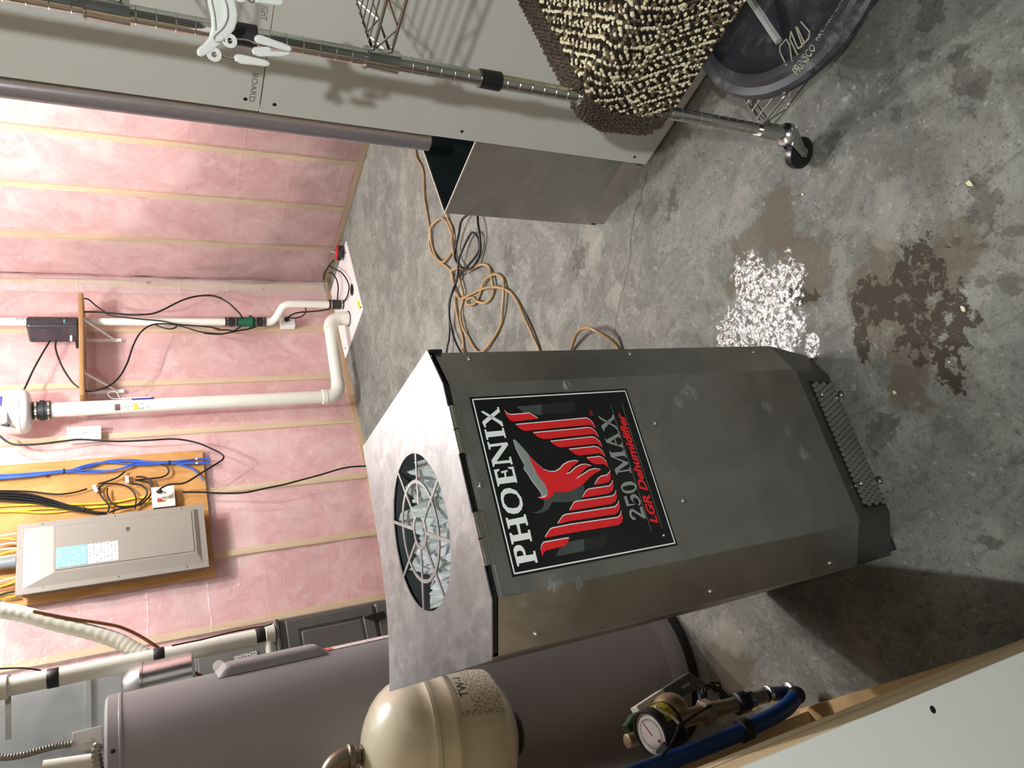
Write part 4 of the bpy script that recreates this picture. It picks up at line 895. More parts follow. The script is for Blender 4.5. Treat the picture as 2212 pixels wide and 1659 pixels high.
# body pipe going down to the floor
p0, p1, p2, p3, p4 = [Vector(p) for p in [(0.0033,1.42,0.4079),(0.0014,1.42,0.3582),(-0.0037,1.42,0.2779),(-0.006,1.42,0.2067),(-0.0078,1.42,0.1476)]]
mp = thing('meter_pipe', p4 - Vector((0, 0, 0.02)), 'brass and grey pipe run with hex union below the white-faced meter', 'pipe')
MB().sphere(mc - md*0.062 + Vector((0.02, 0.02, -0.02)), 0.042, 20, 12).build('meter_body', BRASS, mp, smooth=60)
MB().cyl(p0, p2, 0.0185, 22).build('brass_tail', BRASS, mp, smooth=40)
MB().lathe([(0.020, 0), (0.028, 0.002), (0.028, 0.024), (0.020, 0.026)], p1.lerp(p2, 0.25), (p2-p1), 6).build('hex_union', PIPEG, mp)
MB().cyl(p2, p4, 0.0165, 20).build('grey_pipe', PIPEG, mp, smooth=40)
MB().lathe([(0.018, 0), (0.0245, 0.003), (0.0245, 0.03), (0.018, 0.033)], p2.lerp(p3, 0.55), (p3-p2), 24).build('coupling', BLACKR, mp, smooth=40)
MB().lathe([(0.018, 0), (0.0225, 0.002), (0.0225, 0.016), (0.018, 0.018)], p3, (p4-p3), 24).build('hose_clamp', STEEL, mp, smooth=40)
MB().lathe([(0.010, -0.02), (0.015, -0.018), (0.015, 0.014), (0.010, 0.016)], Vector((-0.004,1.49,0.4881)), (p0-p2), 20).build('upper_tail', BRASS, mp, smooth=40)
bl = [Vector(p) for p in [(-0.0067,1.42,0.1392),(-0.0139,1.42,0.0735),(-0.0258,1.42,0.0462)]] 
bl2 = [Vector(p) for p in [(-0.0324,1.36,0.1195),(-0.0474,1.36,0.1691),(-0.0563,1.36,0.2758),(-0.0599,1.36,0.437),(-0.0603,1.36,0.5811),(-0.0614,1.36,0.6703)]]
bp_ = thing('service_pipe', bl2[0] - Vector((0, 0, 0.03)), 'blue plastic water pipe doubling back up along the left wall', 'pipe')
MB().tube(smoothpath(bl2, 6), 0.0175, 18).build('riser', BLUE, bp_, smooth=50)
MB().cyl(bl[0], bl[2], 0.0165, 18).build('tail', BLUE, bp_, smooth=50)
MB().sphere(bl2[0].lerp(bl[2], 0.5) + Vector((0, 0, -0.002)), 0.0205, 16, 10).build('black_elbow', BLACKR, bp_, smooth=60)
d_ = (bl2[3]-bl2[2]).normalized()
MB().lathe([(0.018, 0), (0.023, 0.001), (0.023, 0.024), (0.018, 0.025)], bl2[2] + d_*0.005, d_, 22).build('black_band', BLACKR, bp_, smooth=40)
for c, d in ((bl[1], bl[2]-bl[0]), (bl[0], bl[2]-bl[0])):
    MB().lathe([(0.017, 0), (0.019, 0.001), (0.019, 0.010), (0.017, 0.011)], c, d, 20).build('clamp', STEEL, bp_, smooth=40)
# grey transmitter box and small white unit
BOXG = M('grey_box', S(74,76,74), 0.5, var=0.05)
g0 = [Vector(p) for p in [(0.0772,1.55,0.3188),(0.0956,1.55,0.2242),(0.0582,1.55,0.1848),(0.0404,1.55,0.3093)]]
tb = thing('transmitter_box', (g0[0]+g0[2])/2, 'dark grey transmitter box mounted behind the water meter', 'box')
MB().prism(g0, (0.0, 0.03, 0)).build('case', BOXG, tb, bevel=0.003)
g1 = [Vector(p) for p in [(0.0694,1.549,0.2664),(0.0744,1.549,0.2402),(0.0683,1.549,0.2378),(0.0639,1.549,0.2636)]]
MB().prism(g1, (0, -0.001, 0)).build('label', M('box_label', S(150,148,140), 0.5), tb)
w0 = [Vector(p) for p in [(0.0574,1.5,0.4413),(0.0745,1.5,0.3567),(0.0495,1.5,0.3509),(0.0287,1.5,0.4348)]]
wu_ = thing('white_module', (w0[0]+w0[2])/2, 'small off-white electronic module with a barcode sticker above the meter', 'module')
MB().prism(w0, (0, 0.03, 0)).build('case', M('module_white', S(214,210,198), 0.45), wu_, bevel=0.002)
w1 = [Vector(p) for p in [(0.0508,1.499,0.4308),(0.0623,1.499,0.3696),(0.0485,1.499,0.3661),(0.0362,1.499,0.4277)]]
MB().prism(w1, (0, -0.0008, 0)).build('sticker', mat_print('module_sticker', S(222,216,200), S(90,88,84), 120, 260, 'XZ', 0.55), wu_)
tag(MB().tube(smoothpath([(0.0407,1.36,0.4903),(0.0273,1.36,0.4783),(0.0136,1.36,0.4601),(-0.0042,1.36,0.4488)], 6), 0.0032, 8).build('white_lead', PV, smooth=60), 'short white lead curling from the module over the meter', 'wire')
tag(MB().tube(smoothpath([(0.0079,1.33,0.376),(0.0037,1.33,0.411),(-0.0024,1.33,0.4462),(-0.0071,1.33,0.4721),(-0.0149,1.33,0.4808),(-0.0296,1.33,0.5006),(-0.0404,1.33,0.5212),(-0.047,1.33,0.5363)], 6), 0.0028, 8).build('black_lead', BLACKC, smooth=60), 'thin black lead running down across the meter face', 'wire')
cw = MB(); cc = Vector((0.0225,1.45,0.2689)); pts_ = []
for k in range(90):
    t = k*0.62; pts_.append(cc + Vector((0.028*math.cos(t)*(1+0.3*math.sin(k*1.7)), 0.012*math.sin(k*0.9), 0.030*math.sin(t)*(1+0.3*math.cos(k*1.3)))))
tag(MB().tube(pts_, 0.0022, 6).build('coiled_lead', BLACKC, smooth=60), 'tangle of coiled thin black wire beside the grey box', 'wire')
tag(MB().tube(smoothpath([(0.0179,1.5,0.4891),(0.0269,1.5,0.4719),(0.0332,1.5,0.4625),(0.0339,1.5,0.4456),(0.0313,1.5,0.4402)], 5), [0.012]*21, 10).build('green_hose', M('green_hose', S(40,70,48), 0.5), smooth=60), 'short dark green hose end left of the meter', 'hose')

# ------------------------------------------------------------------ furnace, coil box, plenum
FURN = M('furnace_enamel', S(112,109,106), 0.42, var=0.03, scale=5)
COIL = M('coil_enamel', S(132,132,128), 0.45, var=0.03, scale=5)
fu = thing('furnace', (0.58, 3.25, 0), 'dark grey furnace cabinet behind the water heater', 'furnace')
FX0, FX1, FY, FT, FS = 0.33, 0.808, 3.0, 0.930, 0.542
MB().box(FX0, FX1, FY+0.006, FY+0.62, 0.0, FT).build('cabinet', FURN, fu, bevel=0.004)
for z0, z1, nm in ((FS+0.006, FT-0.025, 'upper_door'), (0.03, FS-0.006, 'lower_door')):
    d_ = MB()
    def dp(a, b, z0=z0, z1=z1):
        e = min(a*(FX1-FX0-0.02), (1-a)*(FX1-FX0-0.02), b*(z1-z0), (1-b)*(z1-z0))
        gv = 0.0035 if 0.045 < e < 0.058 else 0.0
        return (FX0+0.01+(FX1-FX0-0.02)*a, FY-0.006+gv + (0.010 if e < 0.001 else 0), z0+(z1-z0)*b)
    d_.grid(110, 90, dp).build(nm, FURN, fu, smooth=30)
MB().box(FX0-0.004, FX1+0.004, FY-0.004, FY+0.62, FT+0.0005, FT+0.014).build('top_flange', FURN, fu, bevel=0.003)
notch = [(0.7473,2.995,0.5923),(0.7543,2.995,0.5518),(0.7555,2.995,0.5032),(0.729,2.995,0.5001),(0.723,2.995,0.5453)]
MB().prism(notch, (0, -0.006, 0)).build('door_pull', DARK, fu)
cb = thing('coil_cabinet', (0.53, 3.35, FT), 'mid-grey coil cabinet sitting on the furnace', 'cabinet')
CXR = 0.775
MB().box(0.30, CXR, 3.13, 3.60, FT+0.015, 1.225).build('case', COIL, cb, bevel=0.004)
l0, l1, l2, l3 = [(0.7305,3.128,1.0944),(0.7374,3.128,1.0079),(0.7023,3.128,1.0025),(0.7005,3.128,1.0919)]
MB().prism([l0, l1, l2, l3], (0, -0.001, 0)).build('rating_label', mat_print('rating_label', S(228,226,222), S(70,70,70), 90, 160, 'XZ'), cb)
ov = Vector((0.708,3.127,1.1524))
MB().lathe([(0.022, 0), (0.022, 0.001)], ov, (0, -1, 0), 24).build('oval_badge', WHITEP, cb)
pn = thing('supply_plenum', (0.5, 3.3, 1.226), 'bright galvanised supply plenum above the coil cabinet', 'duct')
PLEN = mat_brushed('galvanised_plenum', S(196,200,202), 0.46, stretch=(1, 1, 0.5), scr=0.1, smear=0.14, metal=0.85)
zs_ = 1.594
MB().box(0.22, 0.80, 3.14, 3.62, 1.227, zs_-0.001).build('lower_section', PLEN, pn)
MB().box(0.22, 0.80, 3.14, 3.62, zs_+0.001, 2.74).build('upper_section', PLEN, pn)
MB().box(0.22, 0.80, 3.132, 3.14, zs_-0.010, zs_+0.008).build('drive_cleat', PLEN, pn)
rc = Vector((0.6508,2.92,1.4046))
MB().lathe([(0.080, -0.10), (0.080, 0.055), (0.085, 0.057), (0.085, 0.065), (0.079, 0.067), (0.074, 0.095), (0.05, 0.125), (0.02, 0.135)], rc + Vector((-0.005, 0, -0.05)), (0.0, 0.12, 1), 40).build('takeoff_elbow', M('bright_tin', S(206,206,208), 0.22, metal=1.0, var=0.06), pn, smooth=40)
MB().cyl(rc + Vector((-0.01, 0.03, 0.02)), rc + Vector((-0.03, 0.23, 0.03)), 0.06, 28).build('takeoff_collar', PLEN, pn, smooth=40)
# white pipe strapped beside the plenum
vp_ = thing('vent_pipe', (0.762, 3.0, 0.945), 'white plastic vent pipe with black tape bands rising from the furnace', 'pipe')
pt0 = Vector((0.762, 3.03, 0.946)); 
MB().cyl(pt0, (0.768, 3.03, 2.74), 0.0315, 24).build('run', PV, vp_, smooth=40)
MB().lathe([(0.032, 0), (0.039, 0.002), (0.039, 0.035), (0.032, 0.037)], pt0, n=28).build('coupling', PV, vp_, smooth=40)
for zt in [1.6918,1.3604,1.0003]:
    MB().lathe([(0.0322, -0.018), (0.0330, -0.017), (0.0330, 0.017), (0.0322, 0.018)], (0.764, 3.03, zt), n=28).build('tape_band', BLACKC, vp_, smooth=40)
MB().lathe([(0.032, -0.012), (0.040, -0.011), (0.040, 0.011), (0.032, 0.012)], (0.766, 3.03, 1.8340), n=28).build('hanger_collar', PV, vp_, smooth=40)
MB().bar((0.8157,3.07,1.8288), (0.6026,3.07,1.8204), 0.017, 0.002, up=(0, 1, 0)).build('perforated_strap', STEEL, vp_)
# insulated line set
INSUL = M('white_pipe_wrap', S(226,222,206), 0.7, var=0.05, scale=30, bump=0.4, bscale=55)
ih = [(1.082,3.1,1.8841),(1.0624,3.1,1.8634),(1.0287,3.1,1.7866),(0.9734,3.1,1.6823),(0.9202,3.1,1.5759),(0.8718,3.1,1.4949),(0.8258,3.1,1.4409),(0.7882,3.1,1.3977),(0.7413,3.1,1.3548),(0.6858,3.1,1.3011),(0.6537,3.1,1.2687)]
hs = thing('insulated_line', Vector(ih[5]), 'white wrapped refrigerant hose curving down behind the vent pipe', 'hose')
ip = smoothpath(ih, 10); MB().tube(ip, [0.028*(1+0.035*math.sin(i*2.1)) for i in range(len(ip))], 14).build('wrap', INSUL, hs, smooth=60)
COP = M('copper_line', S(120,74,48), 0.4, metal=0.7, var=0.15)
MB().tube(smoothpath([(1.0278,3.075,1.7585),(0.9821,3.075,1.654),(0.9417,3.075,1.5472),(0.9126,3.075,1.4819),(0.8685,3.075,1.4221),(0.8116,3.075,1.3626),(0.7497,3.075,1.309),(0.7088,3.075,1.2657),(0.6653,3.075,1.2107)], 6), 0.006, 8).build('copper_tube', COP, hs, smooth=60)
# furnace switch box and conduit
sw = [Vector(p) for p in [(0.5856,3.108,1.6424),(0.5867,3.108,1.5496),(0.5123,3.108,1.549),(0.5205,3.108,1.6405)]]
sb = thing('furnace_switch', (sw[0]+sw[2])/2, 'white toggle switch box on the plenum above the water heater', 'switch')
MB().prism(sw, (0, 0.02, 0)).build('plate', WHITEP, sb, bevel=0.003)
tg = Vector((0.5447,3.108,1.5926)); MB().box(tg.x-0.006, tg.x+0.006, tg.y-0.012, tg.y+0.002, tg.z-0.010, tg.z+0.014).build('toggle', WHITEP, sb)
tag(flex('conduit', [(0.5673,3.1,1.8696),(0.5587,3.1,1.8461),(0.5519,3.1,1.8166),(0.549,3.1,1.777),(0.5513,3.1,1.7267),(0.5518,3.1,1.6857),(0.5471,3.1,1.642)], 0.012), 'flexible metal conduit running into the white switch box', 'conduit')
tag(flex('conduit', [(p[0], p[1], p[2]) for p in [(0.3223,1.9,1.5124),(0.3094,1.9,1.5173),(0.288,1.9,1.5157),(0.2648,1.9,1.5123),(0.2451,1.9,1.5101)]], 0.011), 'coarse metal conduit bending down to the heater top', 'conduit')
tag(MB().cyl((0.4117,2.6,1.6791), (0.3954,2.6,1.5365), 0.022, 20).build('heater_pipe', PV, smooth=40), 'short white plastic pipe at the top left behind the heater', 'pipe')
tag(MB().tube(smoothpath([(0.8162,2.97,1.8523),(0.8095,2.97,1.8105),(0.7999,2.97,1.7679),(0.7823,2.97,1.7223)], 6), 0.003, 6).build('thermostat_wire', BLACKC, smooth=60), 'thin dark wire crossing above the vent pipe hanger', 'wire')
tag(MB().tube(smoothpath([(0.7791,2.97,1.3172),(0.7801,2.97,1.2698),(0.7804,2.97,1.218),(0.7848,2.97,1.149),(0.7867,2.97,1.0929),(0.7867,2.97,1.0266),(0.785,2.97,0.9894),(0.7887,2.97,0.9586)], 6), 0.003, 6).build('thermostat_wire', BLACKC, smooth=60), 'thin dark wire following the vent pipe down to the furnace', 'wire')
tag(MB().cyl((0.7345,3.02,0.9727), (0.6759,3.02,0.9727), 0.018, 16).build('drain_stub', PV, smooth=40), 'short white pipe stub beside the vent pipe at the furnace top', 'pipe')

# ------------------------------------------------------------------ back wall: plywood, breaker panel, cables
PLY = NT('plywood')
pn_ = PLY.noise(9, 6, 0.6, dist=1.8, stretch=(1, 1, 0.25)); kn = PLY.voronoi(5.3)
PLY.col(PLY.mix(PLY.step(kn.outputs['Distance'], 0.10, 0.04), PLY.ramp(pn_, [(0.35, S(172,122,68)), (0.65, S(202,152,94))]), S(120,74,38)))
PLY.set(Roughness=0.6, Specular_IOR_Level=0.3); PLY = PLY.m
YP = 4.222
b0, b1 = [(2.2534,4.222,1.0258),(1.4432,4.222,1.0206)]
bd = MB().box(b1[0]+0.005, b0[0], YP, YP+0.016, b0[2], 2.74).build('plywood_board', PLY)
tag(bd, 'orange-brown plywood backing board on the pink wall', 'board')
PG = M('panel_grey', S(140,132,123), 0.42, var=0.02, scale=4)
YPF = 4.125
q0, q1 = [(1.8492,4.125,1.0643),(1.47,4.125,1.0532)]; zt = (1.6614,4.125,1.9466)[2]
X0, X1, ZB, ZTP = q1[0]+0.002, q0[0], q0[2]-0.004, zt
bk = thing('breaker_panel', ((X0+X1)/2, 4.17, ZB), 'grey electrical breaker panel mounted on the plywood board', 'breaker panel')
MB().box(X0+0.022, X1-0.022, YPF+0.012, YP, ZB+0.02, ZTP-0.02).build('box', PG, bk)
# cover: flat rim, then sloping up to the door field
rim = [(X0, ZB), (X1, ZB), (X1, ZTP), (X0, ZTP)]; r2 = [(X0+0.028, ZB+0.03), (X1-0.028, ZB+0.03), (X1-0.028, ZTP-0.03), (X0+0.028, ZTP-0.03)]
r3 = [(X0+0.085, ZB+0.055), (X1-0.035, ZB+0.055), (X1-0.035, ZTP-0.16), (X0+0.085, ZTP-0.16)]
MB().add([(x, YPF+0.012, z) for x, z in rim] + [(x, YPF, z) for x, z in rim] + [(x, YPF, z) for x, z in r2] + [(x, YPF-0.016, z) for x, z in r3],
         [(0, 1, 5, 4), (1, 2, 6, 5), (2, 3, 7, 6), (3, 0, 4, 7), (4, 5, 9, 8), (5, 6, 10, 9), (6, 7, 11, 10), (7, 4, 8, 11), (8, 9, 13, 12), (9, 10, 14, 13), (10, 11, 15, 14), (11, 8, 12, 15), (12, 13, 14, 15)]).build('cover', PG, bk)
dx0, dx1, dz0, dz1 = r3[0][0]+0.010, r3[1][0]-0.008, r3[0][1]+0.012, r3[2][1]-0.010
MB().box(dx0-0.0015, dx1+0.0015, YPF-0.0168, YPF-0.015, dz0-0.0015, dz1+0.0015).build('door_shadow_gap', M('panel_gap', S(84,80,74), 0.6), bk)
door = MB().box(dx0, dx1, YPF-0.0195, YPF-0.0168, dz0, dz1).build('door', PG, bk, bevel=0.002)
lt = Vector((1.7425,4.104,1.446)); MB().box(lt.x-0.012, lt.x+0.012, YPF-0.0215, YPF-0.0195, lt.z-0.009, lt.z+0.009).build('latch', M('latch_grey', S(92,88,82), 0.5), door)
MB().box(lt.x+0.001, lt.x+0.009, YPF-0.022, YPF-0.0214, lt.z-0.003, lt.z+0.006).build('latch_slot', SCREWB, door)
def sticker(name, P, mat):
    P = [Vector(p) for p in P]; xs = [p.x for p in P]; zs = [p.z for p in P]
    MB().box(min(xs), max(xs), YPF-0.0202, YPF-0.0194, min(zs), max(zs)).build(name, mat, door)
sticker('blue_label', [(1.6859,4.105,1.7749),(1.6799,4.105,1.6421),(1.5774,4.105,1.6385),(1.5796,4.105,1.772)], mat_print('blue_label', S(132,176,222), S(226,236,246), 48, 70, 'XZ', 0.56))
sticker('white_label', [(1.6849,4.105,1.6356),(1.6836,4.105,1.4969),(1.5773,4.105,1.4951),(1.5797,4.105,1.6346)], mat_print('white_label', S(230,228,226), S(120,120,122), 60, 90, 'XZ', 0.52))
for p in [(1.8366,4.124,1.8383),(1.8352,4.124,1.5059),(1.8363,4.124,1.1777),(1.4914,4.124,1.1712),(1.4913,4.124,1.5008),(1.4931,4.124,1.8332)]:
    MB().lathe([(0.0048, 0), (0.0048, 0.001), (0.003, 0.0022)], p, (0, -1, 0), 12).build('screw', STEEL, bk)

YEL = M('yellow_cable', S(228,196,52), 0.45, var=0.06); WHT = M('white_cable', S(228,222,212), 0.45, var=0.04); BRN = M('brown_cable', S(176,106,66), 0.45, var=0.08); ORG_ = M('orange_cable', S(222,150,60), 0.45, var=0.06)
BLU = M('blue_cable', S(60,98,196), 0.42, var=0.08)
GREYP = M('grey_conduit', S(128,134,136), 0.4, var=0.05)
feeds = [('white', WHT, '0,770 90,755 150,742'), ('yellow', YEL, '0,800 80,800 165,810'), ('brown', BRN, '0,840 90,825 160,815'), ('white', WHT, '0,862 90,845 165,842'), ('white', WHT, '0,915 80,905 165,900'), ('yellow', YEL, '0,965 80,940 165,920'), ('white', WHT, '0,1000 90,985 165,972'),
         ('orange', ORG_, '0,1222 80,1210 165,1200'), ('white', WHT, '0,1250 80,1225 165,1200'), ('yellow', YEL, '0,1305 80,1280 165,1250'), ('brown', BRN, '0,1345 80,1330 165,1305'), ('black', BLACKC, '0,1395 80,1370 160,1350'), ('yellow', YEL, '0,1430 80,1415 190,1400')]
FEEDP = [[(1.8185,4.17,2.0487),(1.8175,4.17,2.0247),(1.8199,4.17,1.9886),(1.8215,4.17,1.9541)], [(1.8055,4.17,2.0482),(1.8018,4.17,2.0242),(1.7968,4.17,1.9919),(1.7856,4.17,1.9532)], [(1.7769,4.17,2.0471),(1.7809,4.17,2.0234),(1.7831,4.17,1.9875),(1.783,4.17,1.9531)], [(1.7691,4.17,2.0468),(1.7695,4.17,2.023),(1.7727,4.17,1.9872),(1.7688,4.17,1.9528)], [(1.7433,4.17,2.0459),(1.7421,4.17,2.0221),(1.7421,4.17,1.9902),(1.7386,4.17,1.952)], [(1.7126,4.17,2.0447),(1.7164,4.17,2.0212),(1.724,4.17,1.9897),(1.7282,4.17,1.9517)], [(1.6973,4.17,2.0441),(1.6985,4.17,2.0206),(1.7003,4.17,1.985),(1.7013,4.17,1.951)],
         [(1.5861,4.17,2.04),(1.5869,4.17,2.0168),(1.5873,4.17,1.9855),(1.5856,4.17,1.948)], [(1.5673,4.17,2.0393),(1.573,4.17,2.0163),(1.5798,4.17,1.9853),(1.5831,4.17,1.948)], [(1.5404,4.17,2.0383),(1.5459,4.17,2.0153),(1.5525,4.17,1.9845),(1.5607,4.17,1.9474)], [(1.5257,4.17,2.0377),(1.5263,4.17,2.0147),(1.5279,4.17,1.9837),(1.5334,4.17,1.9467)], [(1.4991,4.17,2.0367),(1.502,4.17,2.0138),(1.5084,4.17,1.9831),(1.5113,4.17,1.9461)], [(1.4917,4.19,2.0391),(1.4922,4.19,2.016),(1.4936,4.19,1.9851),(1.4928,4.19,1.942)]]
side = ['right', 'right', 'right', 'right', 'right', 'right', 'right', 'left', 'left', 'left', 'left', 'left', 'left']
cnt = {}
for k, (nm, m, _) in enumerate(feeds):
    key = (nm, side[k]); cnt[key] = cnt.get(key, 0) + 1
    word = ['', 'first', 'second', 'third', 'fourth'][cnt[key]]
    lab = '%s electrical cable entering the panel top, %s of its colour %s of the conduit' % (nm, word, side[k])
    tag(MB().tube(smoothpath(FEEDP[k], 5), 0.0052, 8).build('electrical_cable', m, smooth=60), lab, 'cable', 'cables feeding the breaker panel')
gc = [(1.6658,4.17,2.0508),(1.6639,4.17,1.9501)]
gcd = thing('grey_conduit', Vector(gc[1]), 'fat grey plastic conduit entering the top of the breaker panel', 'conduit')
MB().cyl(gc[0], gc[1], 0.030, 24).build('run', GREYP, gcd, smooth=40)
MB().cyl(Vector(gc[1]).lerp(Vector(gc[0]), 0.2), gc[1], 0.034, 24).build('socket', GREYP, gcd, smooth=40)

# blue data cables
bb = thing('data_cable_bundle', Vector((2.1706,4.2,1.2182)), 'bundle of blue data cables tied along the plywood board', 'cables')
base_paths = [[(2.1645,4.2,2.0692),(2.1645,4.2,2.0404),(2.1675,4.2,1.8935),(2.1726,4.2,1.7462),(2.1826,4.2,1.6625),(2.206,4.2,1.555),(2.2022,4.2,1.4171),(2.1869,4.2,1.3043),(2.1706,4.2,1.2182),(2.176,4.2,1.1292),(2.1778,4.2,1.0387),(2.1728,4.2,0.9901)],
              [(2.1776,4.2,2.0697),(2.1776,4.2,2.0409),(2.1709,4.2,1.8936),(2.1781,4.2,1.7462),(2.1867,4.2,1.636),(2.2137,4.2,1.5275),(2.2043,4.2,1.3889),(2.1797,4.2,1.3046),(2.1735,4.2,1.2181),(2.1614,4.2,1.1303),(2.1519,4.2,1.0408),(2.158,4.2,0.9914)],
              [(2.1547,4.2,2.0688),(2.1579,4.2,2.0402),(2.1575,4.2,1.8934),(2.1678,4.2,1.7462),(2.1521,4.2,1.6364),(2.1471,4.2,1.5292),(2.1591,4.2,1.4465),(2.1785,4.2,1.3617),(2.167,4.2,1.2184),(2.1541,4.2,1.1308),(2.1483,4.2,1.0411),(2.1401,4.2,0.9991)],
              [(2.1842,4.2,2.07),(2.1829,4.2,2.0411),(2.1755,4.2,1.8937),(2.1767,4.2,1.7462),(2.1694,4.2,1.6362),(2.1541,4.2,1.529),(2.1662,4.2,1.4463),(2.1886,4.2,1.3895),(2.1779,4.2,1.2178),(2.1797,4.2,1.129),(2.1831,4.2,1.0686),(2.1799,4.2,1.0079)],
              [(2.1711,4.2,2.0695),(2.171,4.2,2.0407),(2.1742,4.2,1.8937),(2.1712,4.2,1.7462),(2.1965,4.2,1.6624),(2.2089,4.2,1.582),(2.1974,4.2,1.473),(2.1744,4.2,1.3901),(2.1691,4.2,1.2183),(2.1535,4.2,1.1605),(2.1211,4.2,1.0974),(2.081,4.2,1.0646),(2.0343,4.2,1.0384)]]
for k in range(10):
    src = base_paths[k % 5]; j = random.uniform(-0.006, 0.006); jz = random.uniform(-0.004, 0.004)
    MB().tube(smoothpath([(p[0]+j*(0.4+0.6*math.sin(i*1.3+k)), p[1]-0.004*(k % 3), p[2]+jz) for i, p in enumerate(src)], 4), 0.0042, 6).build('cable', BLU, bb, smooth=60)
for c in [(2.1742,4.195,1.7469),(2.1707,4.195,1.2166)]: MB().lathe([(0.014, -0.003), (0.0155, -0.002), (0.0155, 0.002), (0.014, 0.003)], c, (0, 0, 1), 16).build('cable_tie', BLACKC, bb)
for c in [(2.1776,4.19,1.0665),(2.1495,4.19,1.0669)]: MB().box(c[0]-0.005, c[0]+0.005, c[1]-0.004, c[1], c[2]-0.006, c[2]+0.006).build('tag', WHITEP, bb, bevel=0.001)
# black coax
cx = thing('coax_bundle', Vector((1.9318,4.19,1.6541)), 'bundle of black coaxial cables beside the yellow cables', 'cables')
for k in range(11):
    f = k/10.0
    P = [(2.085,4.19,2.0649),(2.0782,4.19,2.0362),(2.0534,4.19,1.9151),(2.0084,4.19,1.8158),(1.9661,4.19,1.7404),(1.9285,4.19,1.6541),(1.9013,4.19,1.5977),(1.8909,4.19,1.5458)]
    Q_ = [(2.0339,4.19,2.063),(2.0303,4.19,2.0346),(2.0018,4.19,1.914),(1.9696,4.19,1.8154),(1.9402,4.19,1.7404),(1.9123,4.19,1.6543),(1.8948,4.19,1.5979),(1.8844,4.19,1.5459)]
    MB().tube(smoothpath([(a[0]*(1-f)+b[0]*f, a[1]-0.006*math.sin(k*2.1), a[2]*(1-f)+b[2]*f + 0.003*math.sin(k*1.7+i)) for i, (a, b) in enumerate(zip(P, Q_))], 4), 0.0046, 6).build('cable', BLACKC, cx, smooth=60)
MB().lathe([(0.017, -0.003), (0.0185, 0), (0.017, 0.003)], (1.9263,4.188,1.654), (0, 0, 1), 16).build('cable_tie', BLACKC, cx)
coils = [('black coax lead running from the bundle to the left splitter', [(2.0907,4.195,2.0658),(2.0871,4.195,2.0371),(2.0689,4.195,1.9159),(2.037,4.195,1.7914),(2.0341,4.195,1.7152),(2.045,4.195,1.6583),(2.0511,4.195,1.6374)]),
         ('large loop of black coax hanging between the splitters', [(1.8935,4.19,1.5405),(1.9322,4.19,1.5343),(1.9967,4.19,1.5697),(2.045,4.19,1.5794),(2.0689,4.19,1.5523),(2.0625,4.19,1.4986),(2.0424,4.19,1.4449),(1.9967,4.19,1.4083),(1.9479,4.19,1.3993),(1.8951,4.19,1.4069)]),
         ('inner loop of black coax below the splitters', [(2.0392,4.188,1.5395),(1.9917,4.188,1.538),(1.9351,4.188,1.5129),(1.9162,4.188,1.4708),(1.9083,4.188,1.4118),(1.9367,4.188,1.3724),(1.9739,4.188,1.3431),(2.0088,4.188,1.347),(2.0397,4.188,1.3734),(2.0518,4.188,1.4171)]),
         ('black coax lead dropping from the blue bundle to the splitter', [(2.1375,4.192,1.4471),(2.1035,4.192,1.4866),(2.0823,4.192,1.5413),(2.0737,4.192,1.5842)]),
         ('black coax lead arching right of the right splitter', [(2.0751,4.19,1.3996),(2.0749,4.19,1.3382),(2.0793,4.19,1.2528),(2.108,4.19,1.2223),(2.145,4.19,1.2316),(2.161,4.19,1.2596)]),
         ('black coax lead from the right splitter down to the outlet', [(2.0953,4.19,1.3933),(2.0867,4.19,1.3489),(2.0549,4.19,1.3167),(2.0188,4.19,1.3073)]),
         ('black coax lead curling under the right splitter', [(1.8877,4.186,1.5352),(1.9034,4.186,1.4819),(1.9118,4.186,1.3953),(1.9397,4.186,1.3502),(1.9838,4.186,1.3203),(2.0473,4.186,1.3283),(2.0704,4.186,1.3942)])]
for lab, P in coils: tag(MB().tube(smoothpath(P, 6), 0.0046, 6).build('coax_cable', BLACKC, smooth=60), lab, 'cable', 'coax leads on the plywood')
for lab, c, tilt in (('white coax splitter nearest the breaker panel top', (2.0478,4.205,1.5985), 0.3), ('white coax splitter next to the outlet box', (2.0871,4.205,1.4392), 0.05)):
    sp_ = thing('coax_splitter', c, lab, 'splitter')
    u = Vector((math.sin(tilt), 0, 0)) + Vector((math.cos(tilt), 0, 0)); ux = Vector((math.cos(tilt), 0, math.sin(tilt))); uz = Vector((-math.sin(tilt), 0, math.cos(tilt))); c = Vector(c)
    MB().hexa([c + ux*a + uz*b for a, b in ((-0.023, -0.009), (0.023, -0.009), (0.023, 0.009), (-0.023, 0.009))], [c + ux*a + uz*b + Vector((0, -0.014, 0)) for a, b in ((-0.023, -0.009), (0.023, -0.009), (0.023, 0.009), (-0.023, 0.009))]).build('case', WHITEP, sp_, bevel=0.002)
    for a, s_ in ((-0.013, -1), (0.0, -1), (0.013, -1), (0.0, 1)):
        MB().cyl(c + ux*a + uz*0.009*s_ + Vector((0, -0.007, 0)), c + ux*a + uz*0.026*s_ + Vector((0, -0.007, 0)), 0.0036, 10).build('connector', STEEL, sp_)
